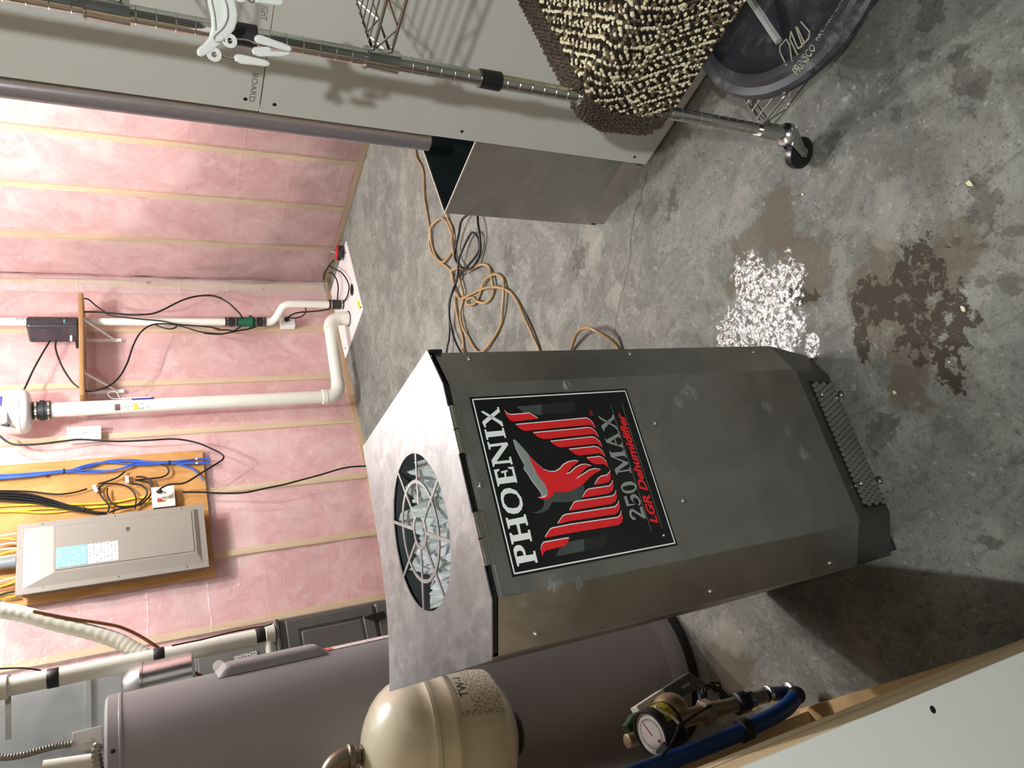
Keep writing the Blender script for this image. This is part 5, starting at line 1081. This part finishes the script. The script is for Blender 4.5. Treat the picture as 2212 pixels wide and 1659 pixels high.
yp = [('upper yellow cable running to the outlet box', [(2.0025,4.21,2.0644),(2.005,4.21,2.0362),(1.9953,4.21,1.8916),(1.9755,4.21,1.7419),(1.9616,4.21,1.5871),(1.9611,4.21,1.4807),(1.9708,4.21,1.3986),(1.9657,4.21,1.3155)]), ('middle yellow cable running to the outlet box', [(1.9773,4.21,2.0634),(1.9766,4.21,2.0352),(1.9699,4.21,1.9397),(1.9629,4.21,1.8171),(1.9426,4.21,1.6911),(1.9383,4.21,1.5613),(1.9338,4.21,1.4274),(1.9397,4.21,1.3168)]), ('lower yellow cable passing behind the coax bundle', [(1.9751,4.212,2.0636),(1.9744,4.212,2.0354),(1.9613,4.212,1.9397),(1.9428,4.212,1.8517),(1.937,4.212,1.7622),(1.9403,4.212,1.6912),(1.9427,4.212,1.5876)])]
for lab, P in yp: tag(MB().tube(smoothpath(P, 5), 0.006, 8).build('yellow_cable', YEL, smooth=60), lab, 'cable', 'yellow cables on the plywood')
# outlet box with plugs
IVORY = M('ivory_plate', S(234,226,208), 0.4, var=0.03)
oq = [Vector(p) for p in [(2.0069,4.17,1.3181),(1.9997,4.17,1.2007),(1.8789,4.17,1.2028),(1.8864,4.17,1.3197)]]
ob = thing('outlet_box', (oq[0]+oq[2])/2, 'ivory outlet box on the plywood with cords plugged in', 'outlet')
xs = [p.x for p in oq]; zs = [p.z for p in oq]
MB().box(min(xs)+0.004, max(xs)-0.004, 4.172, YP, min(zs)+0.004, max(zs)-0.004).build('box', GREYP, ob)
MB().box(min(xs), max(xs), 4.168, 4.172, min(zs), max(zs)).build('plate', IVORY, ob, bevel=0.0015)
cpl = Vector((1.9684,4.15,1.2794)); MB().sphere(cpl, 0.014, 12, 8, (0.8, 1.2, 1.2)).build('plug', BLACKC, ob, smooth=60)
c2 = Vector((1.9373,4.15,1.2504)); MB().box(c2.x-0.010, c2.x+0.010, 4.135, 4.168, c2.z-0.020, c2.z+0.020).build('white_plug', WHITEP, ob, bevel=0.004)
c3 = Vector((1.9175,4.15,1.2823)); MB().box(c3.x-0.007, c3.x+0.007, 4.142, 4.168, c3.z-0.012, c3.z+0.012).build('red_tip', M('red_tip', S(210,60,54), 0.4), ob, bevel=0.003)
tag(MB().tube(smoothpath([(2.3706,4.1,2.0349),(2.3341,4.1,2.0046),(2.3097,4.1,1.9601),(2.304,4.1,1.8609),(2.3131,4.1,1.7337),(2.3153,4.1,1.6554),(2.2881,4.1,1.4949),(2.2804,4.1,1.3284),(2.2764,4.1,1.1846),(2.2422,4.1,1.0686),(2.1895,4.1,0.9826),(2.1473,4.1,0.9316),(2.1173,4.1,0.9284),(2.0854,4.1,0.9738),(2.0365,4.1,1.0554),(1.9835,4.1,1.1466),(1.9825,4.1,1.2261),(1.964,4.1,1.2719),(1.9481,4.1,1.2811)], 6), 0.0056, 8).build('fan_cord', BLACKC, smooth=60), 'black cord sweeping from the white fan down to the outlet box', 'cord')
tag(MB().tube(smoothpath([(1.9214,4.09,1.1633),(1.9198,4.09,1.1506),(1.9063,4.09,1.0546),(1.8837,4.09,0.924),(1.8774,4.09,0.8227),(1.8902,4.09,0.7167),(1.9017,4.09,0.6081),(1.9217,4.09,0.4953),(1.9424,4.09,0.3791),(1.9679,4.09,0.2587),(1.9767,4.09,0.1779),(1.9726,4.09,0.0819),(1.9685,4.09,-0.0242)], 6), 0.0056, 8).build('power_cord', BLACKC, smooth=60), 'black power cord from the outlet box dropping behind the dehumidifier', 'cord')

# ------------------------------------------------------------------ radon fan and pipe
YR = 4.06
RX, RZ = (2.4952,4.06,1.8539)[0], (2.4884,4.06,1.8862)[2]
FANW = M('fan_white', S(232,230,230), 0.3, var=0.015, coat=0.2)
rf = thing('radon_fan', (RX, YR, RZ), 'white dome-shaped in-line fan on the white pipe', 'fan')
MB().lathe([(0.05, 0.0), (0.102, 0.010), (0.121, 0.028), (0.125, 0.048)], (RX, YR, RZ), n=48).build('lower_shell', FANW, rf, smooth=40)
MB().lathe([(0.125, 0.0498), (0.1245, 0.08), (0.116, 0.14), (0.086, 0.20), (0.051, 0.225), (0.051, 0.28)], (RX, YR, RZ), n=48).build('upper_shell', FANW, rf, smooth=40)
MB().grid(4, 8, lambda a, b: (RX + 0.122*math.sin(-0.25+0.5*b), YR - 0.1225*math.cos(-0.25+0.5*b) + 0.016*a, RZ+0.125+0.04*a)).build('blue_badge', M('badge_blue', S(64,58,150), 0.4), rf)
MB().box(RX-0.125, RX-0.04, YR-0.112, YR-0.07, RZ+0.10, RZ+0.165).build('wiring_cover', FANW, rf, bevel=0.006)
MB().cyl((RX-0.118, YR-0.075, RZ+0.125), (RX-0.135, YR-0.082, RZ+0.095), 0.009, 12).build('cord_grip', BLACKR, rf)
rp = thing('radon_pipe', (RX, YR, 0.05), 'thick white radon pipe running down the pink wall into the sump cover', 'pipe')
RZL = (2.4783,4.06,0.162)[2]; RR = 0.0415
PV4 = M('pvc_pipe', S(232,229,218), 0.38, var=0.02)
ex, ey, ez = (3.0783,3.964,0)
MB().cyl((RX, YR, RZ-0.075), (RX, YR, RZL+0.085), RR, 36).build('riser', PV4, rp, smooth=40)
lowz = RZL
for seg in ((RZ-0.002, RZ-0.078, 'upper'),):
    cpg = MB().lathe([(RR+0.001, 0.0), (RR+0.012, 0.001), (RR+0.012, 0.030), (RR+0.016, 0.031), (RR+0.016, 0.052), (RR+0.008, 0.053), (RR+0.008, 0.088), (RR+0.001, 0.089)], (RX, YR, RZ-0.088), n=36)
    cpo = cpg.build('rubber_coupling', BLACKR, rp, smooth=35)
    for dz, rr_ in ((0.010, RR+0.0125), (0.070, RR+0.0125)):
        MB().lathe([(rr_-0.004, -0.005), (rr_+0.001, -0.005), (rr_+0.001, 0.005), (rr_-0.004, 0.005)], (RX, YR, RZ-0.088+dz), n=36).build('band_clamp', STEEL, cpo, smooth=35)
        MB().box(RX+0.004, RX+0.018, YR-rr_-0.007, YR-rr_+0.001, RZ-0.088+dz-0.006, RZ-0.088+dz+0.006).build('clamp_screw', STEEL, cpo)
e1 = elbow((RX, YR, lowz+0.095), (RX, YR, lowz), (RX+0.10, YR-0.012, lowz-0.002), 10)
MB().tube(e1, RR+0.004, 32).build('elbow', PV4, rp, smooth=40)
MB().lathe([(RR+0.001, 0), (RR+0.007, 0.001), (RR+0.007, 0.03), (RR+0.001, 0.031)], (RX, YR, lowz+0.088), n=36).build('elbow_socket', PV4, rp, smooth=40)
hx1 = ex - 0.09
MB().cyl((RX+0.09, YR-0.010, lowz-0.002), (hx1, ey+0.004, lowz-0.004), RR, 36).build('cross_run', PV4, rp, smooth=40)
e2 = elbow((hx1-0.01, ey+0.004, lowz-0.004), (ex, ey, lowz-0.004), (ex, ey, lowz-0.105), 10)
MB().tube(e2, RR+0.004, 32).build('elbow', PV4, rp, smooth=40)
MB().cyl((ex, ey, 0.014), (ex, ey, lowz-0.085), RR+0.006, 36).build('drop', PV4, rp, smooth=40)
MB().lathe([(RR+0.006, 0.0), (RR+0.013, 0.0), (RR+0.013, 0.006), (RR+0.006, 0.006)], (ex, ey, 0.011), n=36).build('seal_ring', BLACKR, rp, smooth=35)
def onpipe(z, deg, off=0.0008): a = math.radians(deg); return Vector((RX+(RR+off)*math.cos(a), YR+(RR+off)*math.sin(a), z))
z0, z1 = [1.4822,1.3047]
MB().grid(4, 8, lambda a, b: onpipe(z1+(z0-z1)*a, -150+62*b)).build('instruction_label', mat_print('pipe_label', S(236,234,230), S(120,90,90), 90, 90, 'XZ'), rp)
zy = 1.3760; MB().grid(2, 6, lambda a, b: onpipe(zy-0.010+0.020*a, -150+50*b, 0.0014)).build('yellow_stripe', M('label_yellow', S(232,210,40), 0.5), rp)
zy = 1.4711; MB().grid(2, 6, lambda a, b: onpipe(zy-0.014+0.028*a, -150+50*b, 0.0014)).build('brown_stripe', M('label_brown', S(92,62,56), 0.5), rp)
zg0, zg1 = [1.3976,1.2810]
gg = thing('pressure_gauge', onpipe(zg1, -62, 0.006), 'small blue and white tube gauge strapped to the radon pipe', 'gauge')
MB().prism([onpipe(zg0, -68, 0.004), onpipe(zg1, -68, 0.004), onpipe(zg1, -42, 0.004), onpipe(zg0, -42, 0.004)], (0.002, -0.004, 0)).build('card', M('gauge_blue', S(44,54,140), 0.4), gg)
MB().prism([onpipe(zg0+0.05, -62, 0.010), onpipe(zg1+0.012, -62, 0.010), onpipe(zg1+0.012, -48, 0.010), onpipe(zg0+0.05, -48, 0.010)], (0.001, -0.002, 0)).build('tube', WHITEP, gg)
MB().tube(smoothpath([onpipe(zg0+0.05, -55, 0.01), onpipe(zg0+0.10, -50, 0.012), Vector((RX+0.085, YR-0.02, zg0+0.12)), Vector((RX+0.10, YR-0.01, zg0+0.08)), onpipe(zg0+0.06, -20, 0.004)], 6), 0.0018, 6).build('hose', WHITEP, gg)

# outlet on the stud
oc = Vector((2.4084,4.2,1.6472))
wo = thing('wall_outlet', oc, 'white outlet plate on the wall left of the radon pipe', 'outlet')
MB().box(oc.x-0.040, oc.x+0.040, 4.195, 4.236, oc.z-0.082, oc.z+0.082).build('box', WHITEP, wo)
pl_ = MB().box(oc.x-0.044, oc.x+0.044, 4.190, 4.195, oc.z-0.086, oc.z+0.086).build('plate', WHITEP, wo, bevel=0.0015)
for dz in (-0.012, 0.004): MB().box(oc.x-0.003, oc.x+0.003, 4.1885, 4.1902, oc.z+dz, oc.z+dz+0.004).build('slot', SCREWB, wo)

# ------------------------------------------------------------------ wooden shelf, battery unit
SHW = mat_wood('shelf_board', S(140,104,66), S(166,128,86), axis=(0.1, 1, 1), rough=0.4)
sr, slf = (3.3002,4,1.6678), (2.5488,4,1.6298)
zsf = (sr[2]+slf[2])/2 - 0.004
ws = thing('wall_shelf', ((sr[0]+slf[0])/2, 4.12, zsf), 'brown wooden shelf on two white brackets against the pink wall', 'shelf')
MB().box(slf[0], sr[0], 3.995, 4.238, zsf-0.014, zsf+0.014).build('board', SHW, ws, bevel=0.010, seg=3)
for x in (2.715, 3.105):
    br_ = MB().box(x-0.011, x+0.011, 4.232, 4.238, zsf-0.21, zsf-0.0145).build('bracket', WHITEP, ws)
    MB().bar((x, 4.03, zsf-0.018), (x, 4.234, zsf-0.175), 0.014, 0.006).build('brace', WHITEP, br_)
    MB().box(x-0.011, x+0.011, 4.01, 4.238, zsf-0.0185, zsf-0.0145).build('top_arm', WHITEP, br_)
BATT = M('black_abs', S(36,36,44), 0.28, var=0.06, coat=0.2)
u0, u1 = [(3.0503,4.03,1.9262),(3.0494,4.03,1.6767)]; ux0, ux1 = (3.0624,4.17,1.8166)[0], (3.142,4.03,1.8052)[0]
zb0 = zsf+0.0145; zb1 = u0[2]
bu = thing('battery_unit', ((ux0+ux1)/2, 4.1, zb0), 'black tower battery unit standing on the wooden shelf', 'battery unit')
MB().box(ux0, ux1, 4.03, 4.20, zb0, zb1).build('case', BATT, bu, bevel=0.016, seg=4)
vn = MB()
for k in range(26):
    z = zb0 + 0.035 + k*0.011
    if 0.13 < z-zb0 < 0.19: continue
    vn.box(ux0+0.05, ux1-0.02, 4.0285, 4.0305, z, z+0.004)
vn.build('vent_slots', M('vent_black', S(12,12,14), 0.6), bu)
for dx, c in ((0.028, S(60,110,230)), (0.044, S(70,210,110))):
    t_ = NT('status_led'); t_.set(Emission_Color=c + (1,), Emission_Strength=3.0); t_.b.inputs['Base Color'].default_value = c + (1,)
    MB().box(ux0+dx-0.004, ux0+dx+0.004, 4.0285, 4.031, zb0+0.072, zb0+0.078).build('status_light', t_.m, bu)
ad = Vector((2.9443,4.05,1.6812)); MB().box(ad.x-0.012, ad.x+0.014, 4.03, 4.08, zb0, zb0+0.018).build('plug_block', BLACKC, bu, bevel=0.003)
tag(MB().box(ux0-0.042, ux0-0.001, 4.12, 4.124, zb0+0.04, zb0+0.052).build('white_tab', WHITEP), 'small white tab sticking out beside the black battery unit', 'tab')

# ------------------------------------------------------------------ sump discharge pipe, check valve
CHX = (3.1821,4.14,1.3316)[0]; YC = 4.14
sd = thing('sump_discharge_pipe', (CHX, YC, 0.02), 'slim white sump discharge pipe beside the shelf with green check valve', 'pipe')
gz0, gz1 = (3.182,4.14,0.7378)[2], (3.1786,4.14,0.6232)[2]
MB().cyl((CHX, YC, gz0+0.07), (CHX, YC, 2.74), 0.024, 22).build('upper_run', PV4, sd, smooth=40)
GRN = M('green_valve', S(18,84,58), 0.45, var=0.08)
gv = MB().lathe([(0.026, 0), (0.036, 0.004), (0.036, 0.02), (0.031, 0.03), (0.034, 0.06), (0.030, gz0-gz1)], (CHX, YC, gz1), n=28).build('check_valve', GRN, sd, smooth=40)
MB().lathe([(0.030, -0.008), (0.046, -0.008), (0.046, 0.008), (0.030, 0.008)], (CHX, YC, gz1+0.022), n=28).build('flange', GRN, gv, smooth=40)
for zc, s_ in ((gz0+0.032, 1), (gz1-0.036, -1)):
    cp = MB().lathe([(0.025, -0.042), (0.033, -0.040), (0.033, 0.040), (0.025, 0.042)], (CHX, YC, zc), n=28).build('rubber_coupling', BLACKR, sd, smooth=40)
    for dz in (-0.026, 0.026): MB().lathe([(0.032, -0.005), (0.0345, -0.005), (0.0345, 0.005), (0.032, 0.005)], (CHX, YC, zc+dz), n=28).build('band_clamp', STEEL, cp, smooth=40)
tx, ty, _t = (3.2418,4.0108,0)
zA = (3.1583,4.08,0.4934)[2]; zB_ = (3.2679,4.03,0.4229)[2]
jog = [(CHX, YC, gz1-0.07), (CHX, YC, gz1-0.10)] + elbow((CHX, YC, gz1-0.10), (CHX, YC, zA), ((CHX*2+tx)/3, (YC*2+ty)/3, (zA*2+zB_)/3), 6) + elbow(((CHX+tx*2)/3, (YC+ty*2)/3, (zA+zB_*2)/3), (tx, ty, zB_+0.02), (tx, ty, zB_-0.07), 6) + [(tx, ty, 0.11)]
MB().tube(jog, 0.026, 20).build('offset_run', PV4, sd, smooth=50)
cp = MB().lathe([(0.026, 0.0), (0.034, 0.001), (0.034, 0.105), (0.026, 0.106)], (tx, ty, 0.013), n=28).build('rubber_coupling', BLACKR, sd, smooth=40)
for dz in (0.015, 0.09): MB().lathe([(0.033, -0.005), (0.0355, -0.005), (0.0355, 0.005), (0.033, 0.005)], (tx, ty, 0.013+dz), n=28).build('band_clamp', STEEL, cp, smooth=40)
vs, fs = fit_text('VALVE', (tx-0.004, ty-0.0268, 0.30), (0, 0, -1), (1, 0, 0), 0.06, 0.010)
# low outlet by the check valve
lo_ = Vector((3.2288,4.2,0.3814)); lw_ = thing('low_outlet', lo_, 'white outlet with a black plug beneath the green valve', 'outlet')
MB().box(lo_.x-0.040, lo_.x+0.030, 4.19, 4.236, lo_.z-0.05, lo_.z+0.05).build('plate', WHITEP, lw_, bevel=0.002)
MB().sphere((lo_.x+0.004, 4.175, lo_.z+0.008), 0.019, 14, 10).build('plug', BLACKC, lw_, smooth=60)
# sump cover
cv = [(3.5614,3.6803,0), (2.9121,3.6441,0), (2.9308,4.253,0), (3.5165,4.2513,0)]
scv = thing('sump_cover', ((cv[0][0]+cv[1][0])/2, (cv[0][1]+cv[3][1])/2, 0), 'square white sump pit cover on the floor in the corner', 'cover')
CX0, CX1, CY0, CY1 = (cv[1][0]+cv[2][0])/2, 3.540, (cv[0][1]+cv[1][1])/2, 4.235
MB().box(CX0, CX1, CY0, CY1, 0.0, 0.012).build('plate', M('cover_white', S(238,230,228), 0.45, var=0.02, scale=4), scv, bevel=0.003)
hc_ = (3.1794,3.7694,0.013); MB().lathe([(0.042, -0.001), (0.042, 0.0006)], (hc_[0], hc_[1], 0.0125), n=28).build('round_hole', SCREWB, scv)
yl = (3.0005,3.7054,0.013); MB().box(yl[0]-0.038, yl[0]+0.030, yl[1]-0.018, yl[1]+0.018, 0.0122, 0.0130).build('yellow_label', mat_print('cover_label', S(236,216,30), S(150,130,30), 160, 120, 'XY'), scv)
for c in [(3.4719,3.7132,0.013),(2.9508,3.6781,0.013),(2.9695,4.173,0.013)]: MB().lathe([(0.008, 0), (0.006, 0.004), (0.001, 0.005)], c, n=12).build('screw', STEEL, scv)
# red and black round float alarm
ra = Vector((3.515,3.7621,0.035)); ral = thing('test_plug', (ra.x, ra.y, 0.012), 'red-faced black rubber test plug lying in the floor corner', 'plug')
ra = Vector((min(ra.x, 3.60), ra.y, 0.052))
da = Vector((0.25, 0.1, 0.9)).normalized()
MB().lathe([(0.050, -0.030), (0.054, -0.026), (0.054, -0.002), (0.050, 0.0)], ra, da, 32).build('rubber_disc', BLACKR, ral, smooth=40)
MB().lathe([(0.052, 0.0), (0.054, 0.004), (0.052, 0.016), (0.02, 0.018)], ra, da, 32).build('red_plate', M('red_plastic', S(206,40,48), 0.4, var=0.05), ral, smooth=40)
MB().lathe([(0.006, 0.0), (0.006, 0.045)], ra, da, 12).build('stud_bolt', STEEL, ral)
MB().lathe([(0.016, 0.018), (0.016, 0.026)], ra, da, 6).build('wing_nut', STEEL, ral)

# cords around the pipe
C_ = [('fan lead', 'black cord from the battery unit up to the fan', [(3.0087,4.1,1.8102),(2.9246,4.1,1.8446),(2.8109,4.1,1.8874),(2.7076,4.1,1.9193),(2.6571,4.1,1.9349)], 0.004),
      ('unit', 'black cord looping from the battery unit down below the shelf and back to the pipe', [(2.9643,4.04,1.7756),(2.9094,4.04,1.7778),(2.8223,4.04,1.759),(2.7361,4.04,1.7291),(2.6574,4.04,1.6896),(2.6136,4.04,1.6452),(2.5962,4.04,1.6053),(2.6088,4.04,1.5545),(2.6412,4.04,1.4973),(2.7034,4.04,1.4485),(2.7971,4.04,1.4081),(2.909,4.04,1.3768),(3.001,4.04,1.3399),(3.0557,4.04,1.2983),(3.0835,4.04,1.2515),(3.0875,4.04,1.1821),(3.0713,4.04,1.0955),(3.022,4.04,0.9801),(3.0047,4.04,0.8526)], 0.004),
      ('r1', 'black cord running under the shelf and along the right of the slim pipe', [(3.2122,4.08,1.6362),(3.2129,4.08,1.5713),(3.2041,4.08,1.4892),(3.1921,4.08,1.3776),(3.1996,4.08,1.2626),(3.2334,4.08,1.1906),(3.3112,4.08,1.0777),(3.3521,4.08,0.9823),(3.3606,4.08,0.8872),(3.3384,4.08,0.8177)], 0.0045),
      ('r2', 'thin black cord crossing the slim pipe below the shelf', [(3.3283,4.09,1.6464),(3.321,4.09,1.6084),(3.273,4.09,1.5707),(3.2292,4.09,1.5276),(3.1934,4.09,1.4898),(3.1779,4.09,1.4065),(3.1645,4.09,1.3219),(3.1502,4.09,1.2069),(3.1257,4.09,1.1199),(3.1133,4.09,1.0309),(3.1006,4.09,0.9096),(3.0753,4.09,0.8422)], 0.0035),
      ('r3', 'short black cord loop tied at the slim pipe', [(3.1181,4.08,1.2494),(3.0938,4.08,1.2102),(3.0774,4.08,1.1645),(3.0854,4.08,1.1288),(3.1017,4.08,1.1159)], 0.0035),
      ('s1', 'black cord curving from the shelf down to the green valve', [(3.3771,4.1,0.9306),(3.3783,4.1,0.8828),(3.3538,4.1,0.8263),(3.3142,4.1,0.7763),(3.2598,4.1,0.7385),(3.2236,4.1,0.7153),(3.1874,4.1,0.7029)], 0.0045),
      ('s2', 'black cord running along the stud to below the green valve', [(3.1277,4.12,0.9503),(3.1206,4.12,0.9044),(3.0994,4.12,0.8594),(3.0991,4.12,0.8068),(3.0918,4.12,0.7651),(3.1308,4.12,0.7127)], 0.004),
      ('s3', 'lowest black cord passing left of the green valve', [(3.0796,4.13,0.9538),(3.0722,4.13,0.9029),(3.0717,4.13,0.8403),(3.0853,4.13,0.7862),(3.0991,4.13,0.7313),(3.1131,4.13,0.6648),(3.1346,4.13,0.6129)], 0.004),
      ('s4', 'black cord from the low outlet towards the sump cover', [(3.2046,4.12,0.3933),(3.2349,4.12,0.357),(3.2544,4.12,0.3013),(3.2588,4.12,0.2413),(3.2714,4.12,0.1489),(3.2878,4.12,0.0787)], 0.004),
      ('s5', 'black cord ring hanging beside the low outlet', [(3.2124,4.13,0.3879),(3.2089,4.13,0.336),(3.2243,4.13,0.2925),(3.2627,4.13,0.2569),(3.2974,4.13,0.2546),(3.3203,4.13,0.272),(3.3277,4.13,0.2947)], 0.0035)]
for _, lab, P, r in C_: tag(MB().tube(smoothpath(P, 6), r*1.3, 8).build('cord', BLACKC, smooth=60), lab, 'cord', 'cords along the discharge pipe')
def floorcord(P, r, z): return [(p[0], p[1], z + r) for p in P]
tag(MB().tube(smoothpath([(p[0], p[1], z) for p, z in zip([(3.6086,3.9417,0.02),(3.6194,4.0282,0.02),(3.6374,4.1444,0.02),(3.6148,4.2159,0.02),(3.5545,4.2535,0.02)], (0.03, 0.05, 0.06, 0.05, 0.04))], 6), 0.005, 8).build('cord', BLACKC, smooth=60), 'black cord in the corner running to the test plug', 'cord', 'cords at the sump cover')
tag(MB().tube(smoothpath([(p[0], p[1], z) for p, z in zip([(3.5437,4.0189,0.06),(3.4857,3.9427,0.06),(3.3939,3.9007,0.06),(3.3346,3.9232,0.06),(3.3338,4.0165,0.06),(3.3467,4.0999,0.06)], (0.06, 0.07, 0.06, 0.05, 0.035, 0.02))], 6), 0.005, 8).build('cord', BLACKC, smooth=60), 'smaller black cord loop rising off the sump cover', 'cord', 'cords at the sump cover')
tag(MB().tube(smoothpath([(p[0], p[1], z) for p, z in zip([(3.565,3.9583,0.04),(3.4455,3.8635,0.04),(3.3572,3.7937,0.04),(3.2594,3.7516,0.04),(3.2,3.762,0.04),(3.179,3.8366,0.04),(3.2304,3.9652,0.04)], (0.07, 0.06, 0.05, 0.04, 0.03, 0.03, 0.02))], 6), 0.005, 8).build('cord', BLACKC, smooth=60), 'wider black cord loop lying over the sump cover', 'cord', 'cords at the sump cover')

# ------------------------------------------------------------------ drain hose and cord on the floor
TANH = NT('amber_vinyl'); TANH.col(TANH.ramp(TANH.noise(9, 4, 0.6), [(0.3, S(160,130,88)), (0.7, S(186,156,112))])); TANH.set(Roughness=0.3, Transmission_Weight=0.15, Specular_IOR_Level=0.5); TANH = TANH.m
def fl3(P, r, lift=0.0): return smoothpath([(p[0], p[1], r + lift*(0.5+0.5*math.sin(i*1.9)) + 0.0005) for i, p in enumerate(P)], 6)
dh2 = thing('drain_hose', Vector((2.0024,2.4082,-0)), 'amber vinyl drain hose lying tangled on the floor behind the dehumidifier', 'hose')
r = 0.0066
for P, lf_ in (([(2.994,2.3509,0.007),(2.9301,2.375,0.007),(2.8329,2.3584,0.007),(2.7707,2.3821,0.007),(2.7046,2.4222,0.007),(2.643,2.4456,0.007),(2.5687,2.4663,0.007),(2.501,2.4821,0.007),(2.4612,2.527,0.007),(2.4,2.5378,0.007),(2.2848,2.4815,0.007),(2.2216,2.4374,0.007),(2.158,2.4079,0.007),(2.1188,2.4166,0.007),(2.0689,2.4229,0.007),(2.0086,2.4159,0.007)], 0.004),
               ([(2.469,2.4921,0.012),(2.4958,2.4452,0.012),(2.4595,2.3509,0.012),(2.399,2.3047,0.012),(2.3159,2.2795,0.012),(2.2596,2.2908,0.012),(2.2336,2.3448,0.012),(2.2488,2.4359,0.012),(2.3163,2.4897,0.012),(2.409,2.5149,0.012),(2.469,2.4921,0.012)], 0.010),
               ([(2.4511,2.2375,0.009),(2.4236,2.2594,0.009),(2.3842,2.2793,0.009),(2.3086,2.2717,0.009),(2.2475,2.298,0.009),(2.1812,2.3284,0.009),(2.1148,2.3267,0.009),(2.055,2.3418,0.009),(1.9851,2.3548,0.009),(1.9685,2.3887,0.009),(1.9354,2.4359,0.009),(1.8606,2.4525,0.009),(1.7881,2.4474,0.009),(1.699,2.4171,0.009),(1.6471,2.3616,0.009),(1.6349,2.2613,0.009),(1.6455,2.1488,0.009),(1.6841,2.0773,0.009),(1.7383,2.0274,0.009),(1.7894,2.0214,0.009),(1.8459,2.0632,0.009),(1.8785,2.1451,0.009),(1.8754,2.222,0.009),(1.8677,2.2856,0.009),(1.8989,2.3404,0.009),(1.9377,2.3507,0.009),(1.9056,2.2952,0.009),(1.8538,2.2578,0.009),(1.8022,2.2042,0.009),(1.7915,2.1404,0.009),(1.8131,2.0972,0.009),(1.852,2.0848,0.009),(1.9052,2.0881,0.009),(1.9546,2.1229,0.009),(1.9929,2.1879,0.009),(2.0312,2.257,0.009),(2.0955,2.3099,0.009),(2.146,2.3782,0.009),(2.1269,2.4044,0.009)], 0.012),
               ([(2.0204,2.4195,0.014),(1.9748,2.3911,0.014),(1.9319,2.3011,0.014),(1.8722,2.1928,0.014),(1.8052,2.0998,0.014),(1.7274,2.024,0.014),(1.65,1.9869,0.014),(1.5358,1.9668,0.014),(1.4495,1.959,0.014),(1.3724,1.9605,0.014),(1.3187,1.9732,0.014)], 0.008),
               ([(2.0343,2.4473,0.008),(1.9957,2.4668,0.008),(1.9084,2.4922,0.008),(1.8282,2.5018,0.008),(1.7664,2.5293,0.008),(1.7104,2.5523,0.008)], 0.004)):
    MB().tube(fl3(P, r, lf_), r, 10).build('strand', TANH, dh2, smooth=60)
arc = [(p[0], p[1], z) for p, z in zip([(1.2283,1.8134,0.03),(1.239,1.769,0.03),(1.2398,1.6862,0.03),(1.2237,1.6308,0.03),(1.1963,1.5862,0.03),(1.1612,1.56,0.03),(1.1174,1.5416,0.03),(1.0802,1.5393,0.03),(1.0424,1.5476,0.03)], (0.009, 0.012, 0.035, 0.05, 0.055, 0.05, 0.03, 0.012, 0.009))]
j0 = Vector((1.3352,1.9872,0.008)); arc = [(j0.x, j0.y, r), (arc[0][0]*0.5+j0.x*0.5-0.03, arc[0][1]*0.5+j0.y*0.5+0.02, r)] + arc + [(0.86, 1.50, r), (0.78, 1.40, r), (0.715, 1.33, r)]
MB().tube(smoothpath(arc, 6), r, 10).build('strand', TANH, dh2, smooth=60)
fc = thing('extension_cord', Vector((2.0902,2.4481,0)), 'black power cord looped on the floor beside the amber hose', 'cord')
for P, lf_ in (([(1.8166,2.6933,0.02),(1.8533,2.6573,0.02),(1.9045,2.6052,0.02),(1.9609,2.5491,0.02),(2.0224,2.4778,0.02),(2.0555,2.4074,0.02),(2.0661,2.3342,0.02),(2.0339,2.2454,0.02),(2.0134,2.1624,0.02),(2.0189,2.1008,0.02),(2.0544,2.0637,0.02),(2.0996,2.0759,0.02),(2.1329,2.1278,0.02),(2.1343,2.1971,0.02),(2.1087,2.269,0.02),(2.0769,2.3257,0.02),(2.061,2.3922,0.02),(2.028,2.4623,0.02),(1.9779,2.5244,0.02),(1.9223,2.5572,0.02),(1.8416,2.5436,0.02),(1.7536,2.5169,0.02),(1.6831,2.5,0.02)], 0.014),
               ([(2.0682,2.2744,0.022),(2.1389,2.2926,0.022),(2.1934,2.271,0.022),(2.2186,2.2085,0.022),(2.2262,2.1297,0.022),(2.2008,2.0594,0.022),(2.1559,2.0172,0.022),(2.0969,2.0162,0.022),(2.0414,2.0407,0.022),(2.0008,2.1002,0.022),(1.9899,2.1754,0.022),(2.0179,2.2323,0.022),(2.0682,2.2744,0.022)], 0.016)):
    MB().tube([p + Vector((0, 0, 0.014)) for p in fl3(P, 0.0055, lf_)], 0.0055, 8).build('strand', BLACKC, fc, smooth=60)
# crumbs of paint and plaster on the floor
CRUMB = M('plaster_crumb', S(226,218,180), 0.8, var=0.1, scale=80)
for k, (c, lab) in enumerate(zip([(0.6968,0.4726,0.003),(0.5081,0.6165,0.003),(0.9602,0.752,0.003),(0.4496,0.8268,0.003),(0.4382,0.6966,0.003)], ('cream paint flake on the floor at the frame edge', 'curled pale shaving on the wet stain', 'thin pale shaving on the floor near the caster', 'cream crumb on the floor before the dehumidifier grille', 'tiny pale chip at the shadow edge'))):
    kq = (1.0, 0.8, 0.5, 0.6, 0.4)[k]
    P = [Vector(c) + kq*Vector((0.010*math.cos(t)*random.uniform(0.5, 1), 0.006*math.sin(t)*random.uniform(0.5, 1), 0)) for t in [i*0.9 for i in range(7)]]
    tag(MB().prism([(p.x, p.y, 0.0004) for p in P], (0, 0, 0.004)).build('crumb', CRUMB), lab, 'crumb', 'crumbs on the floor')
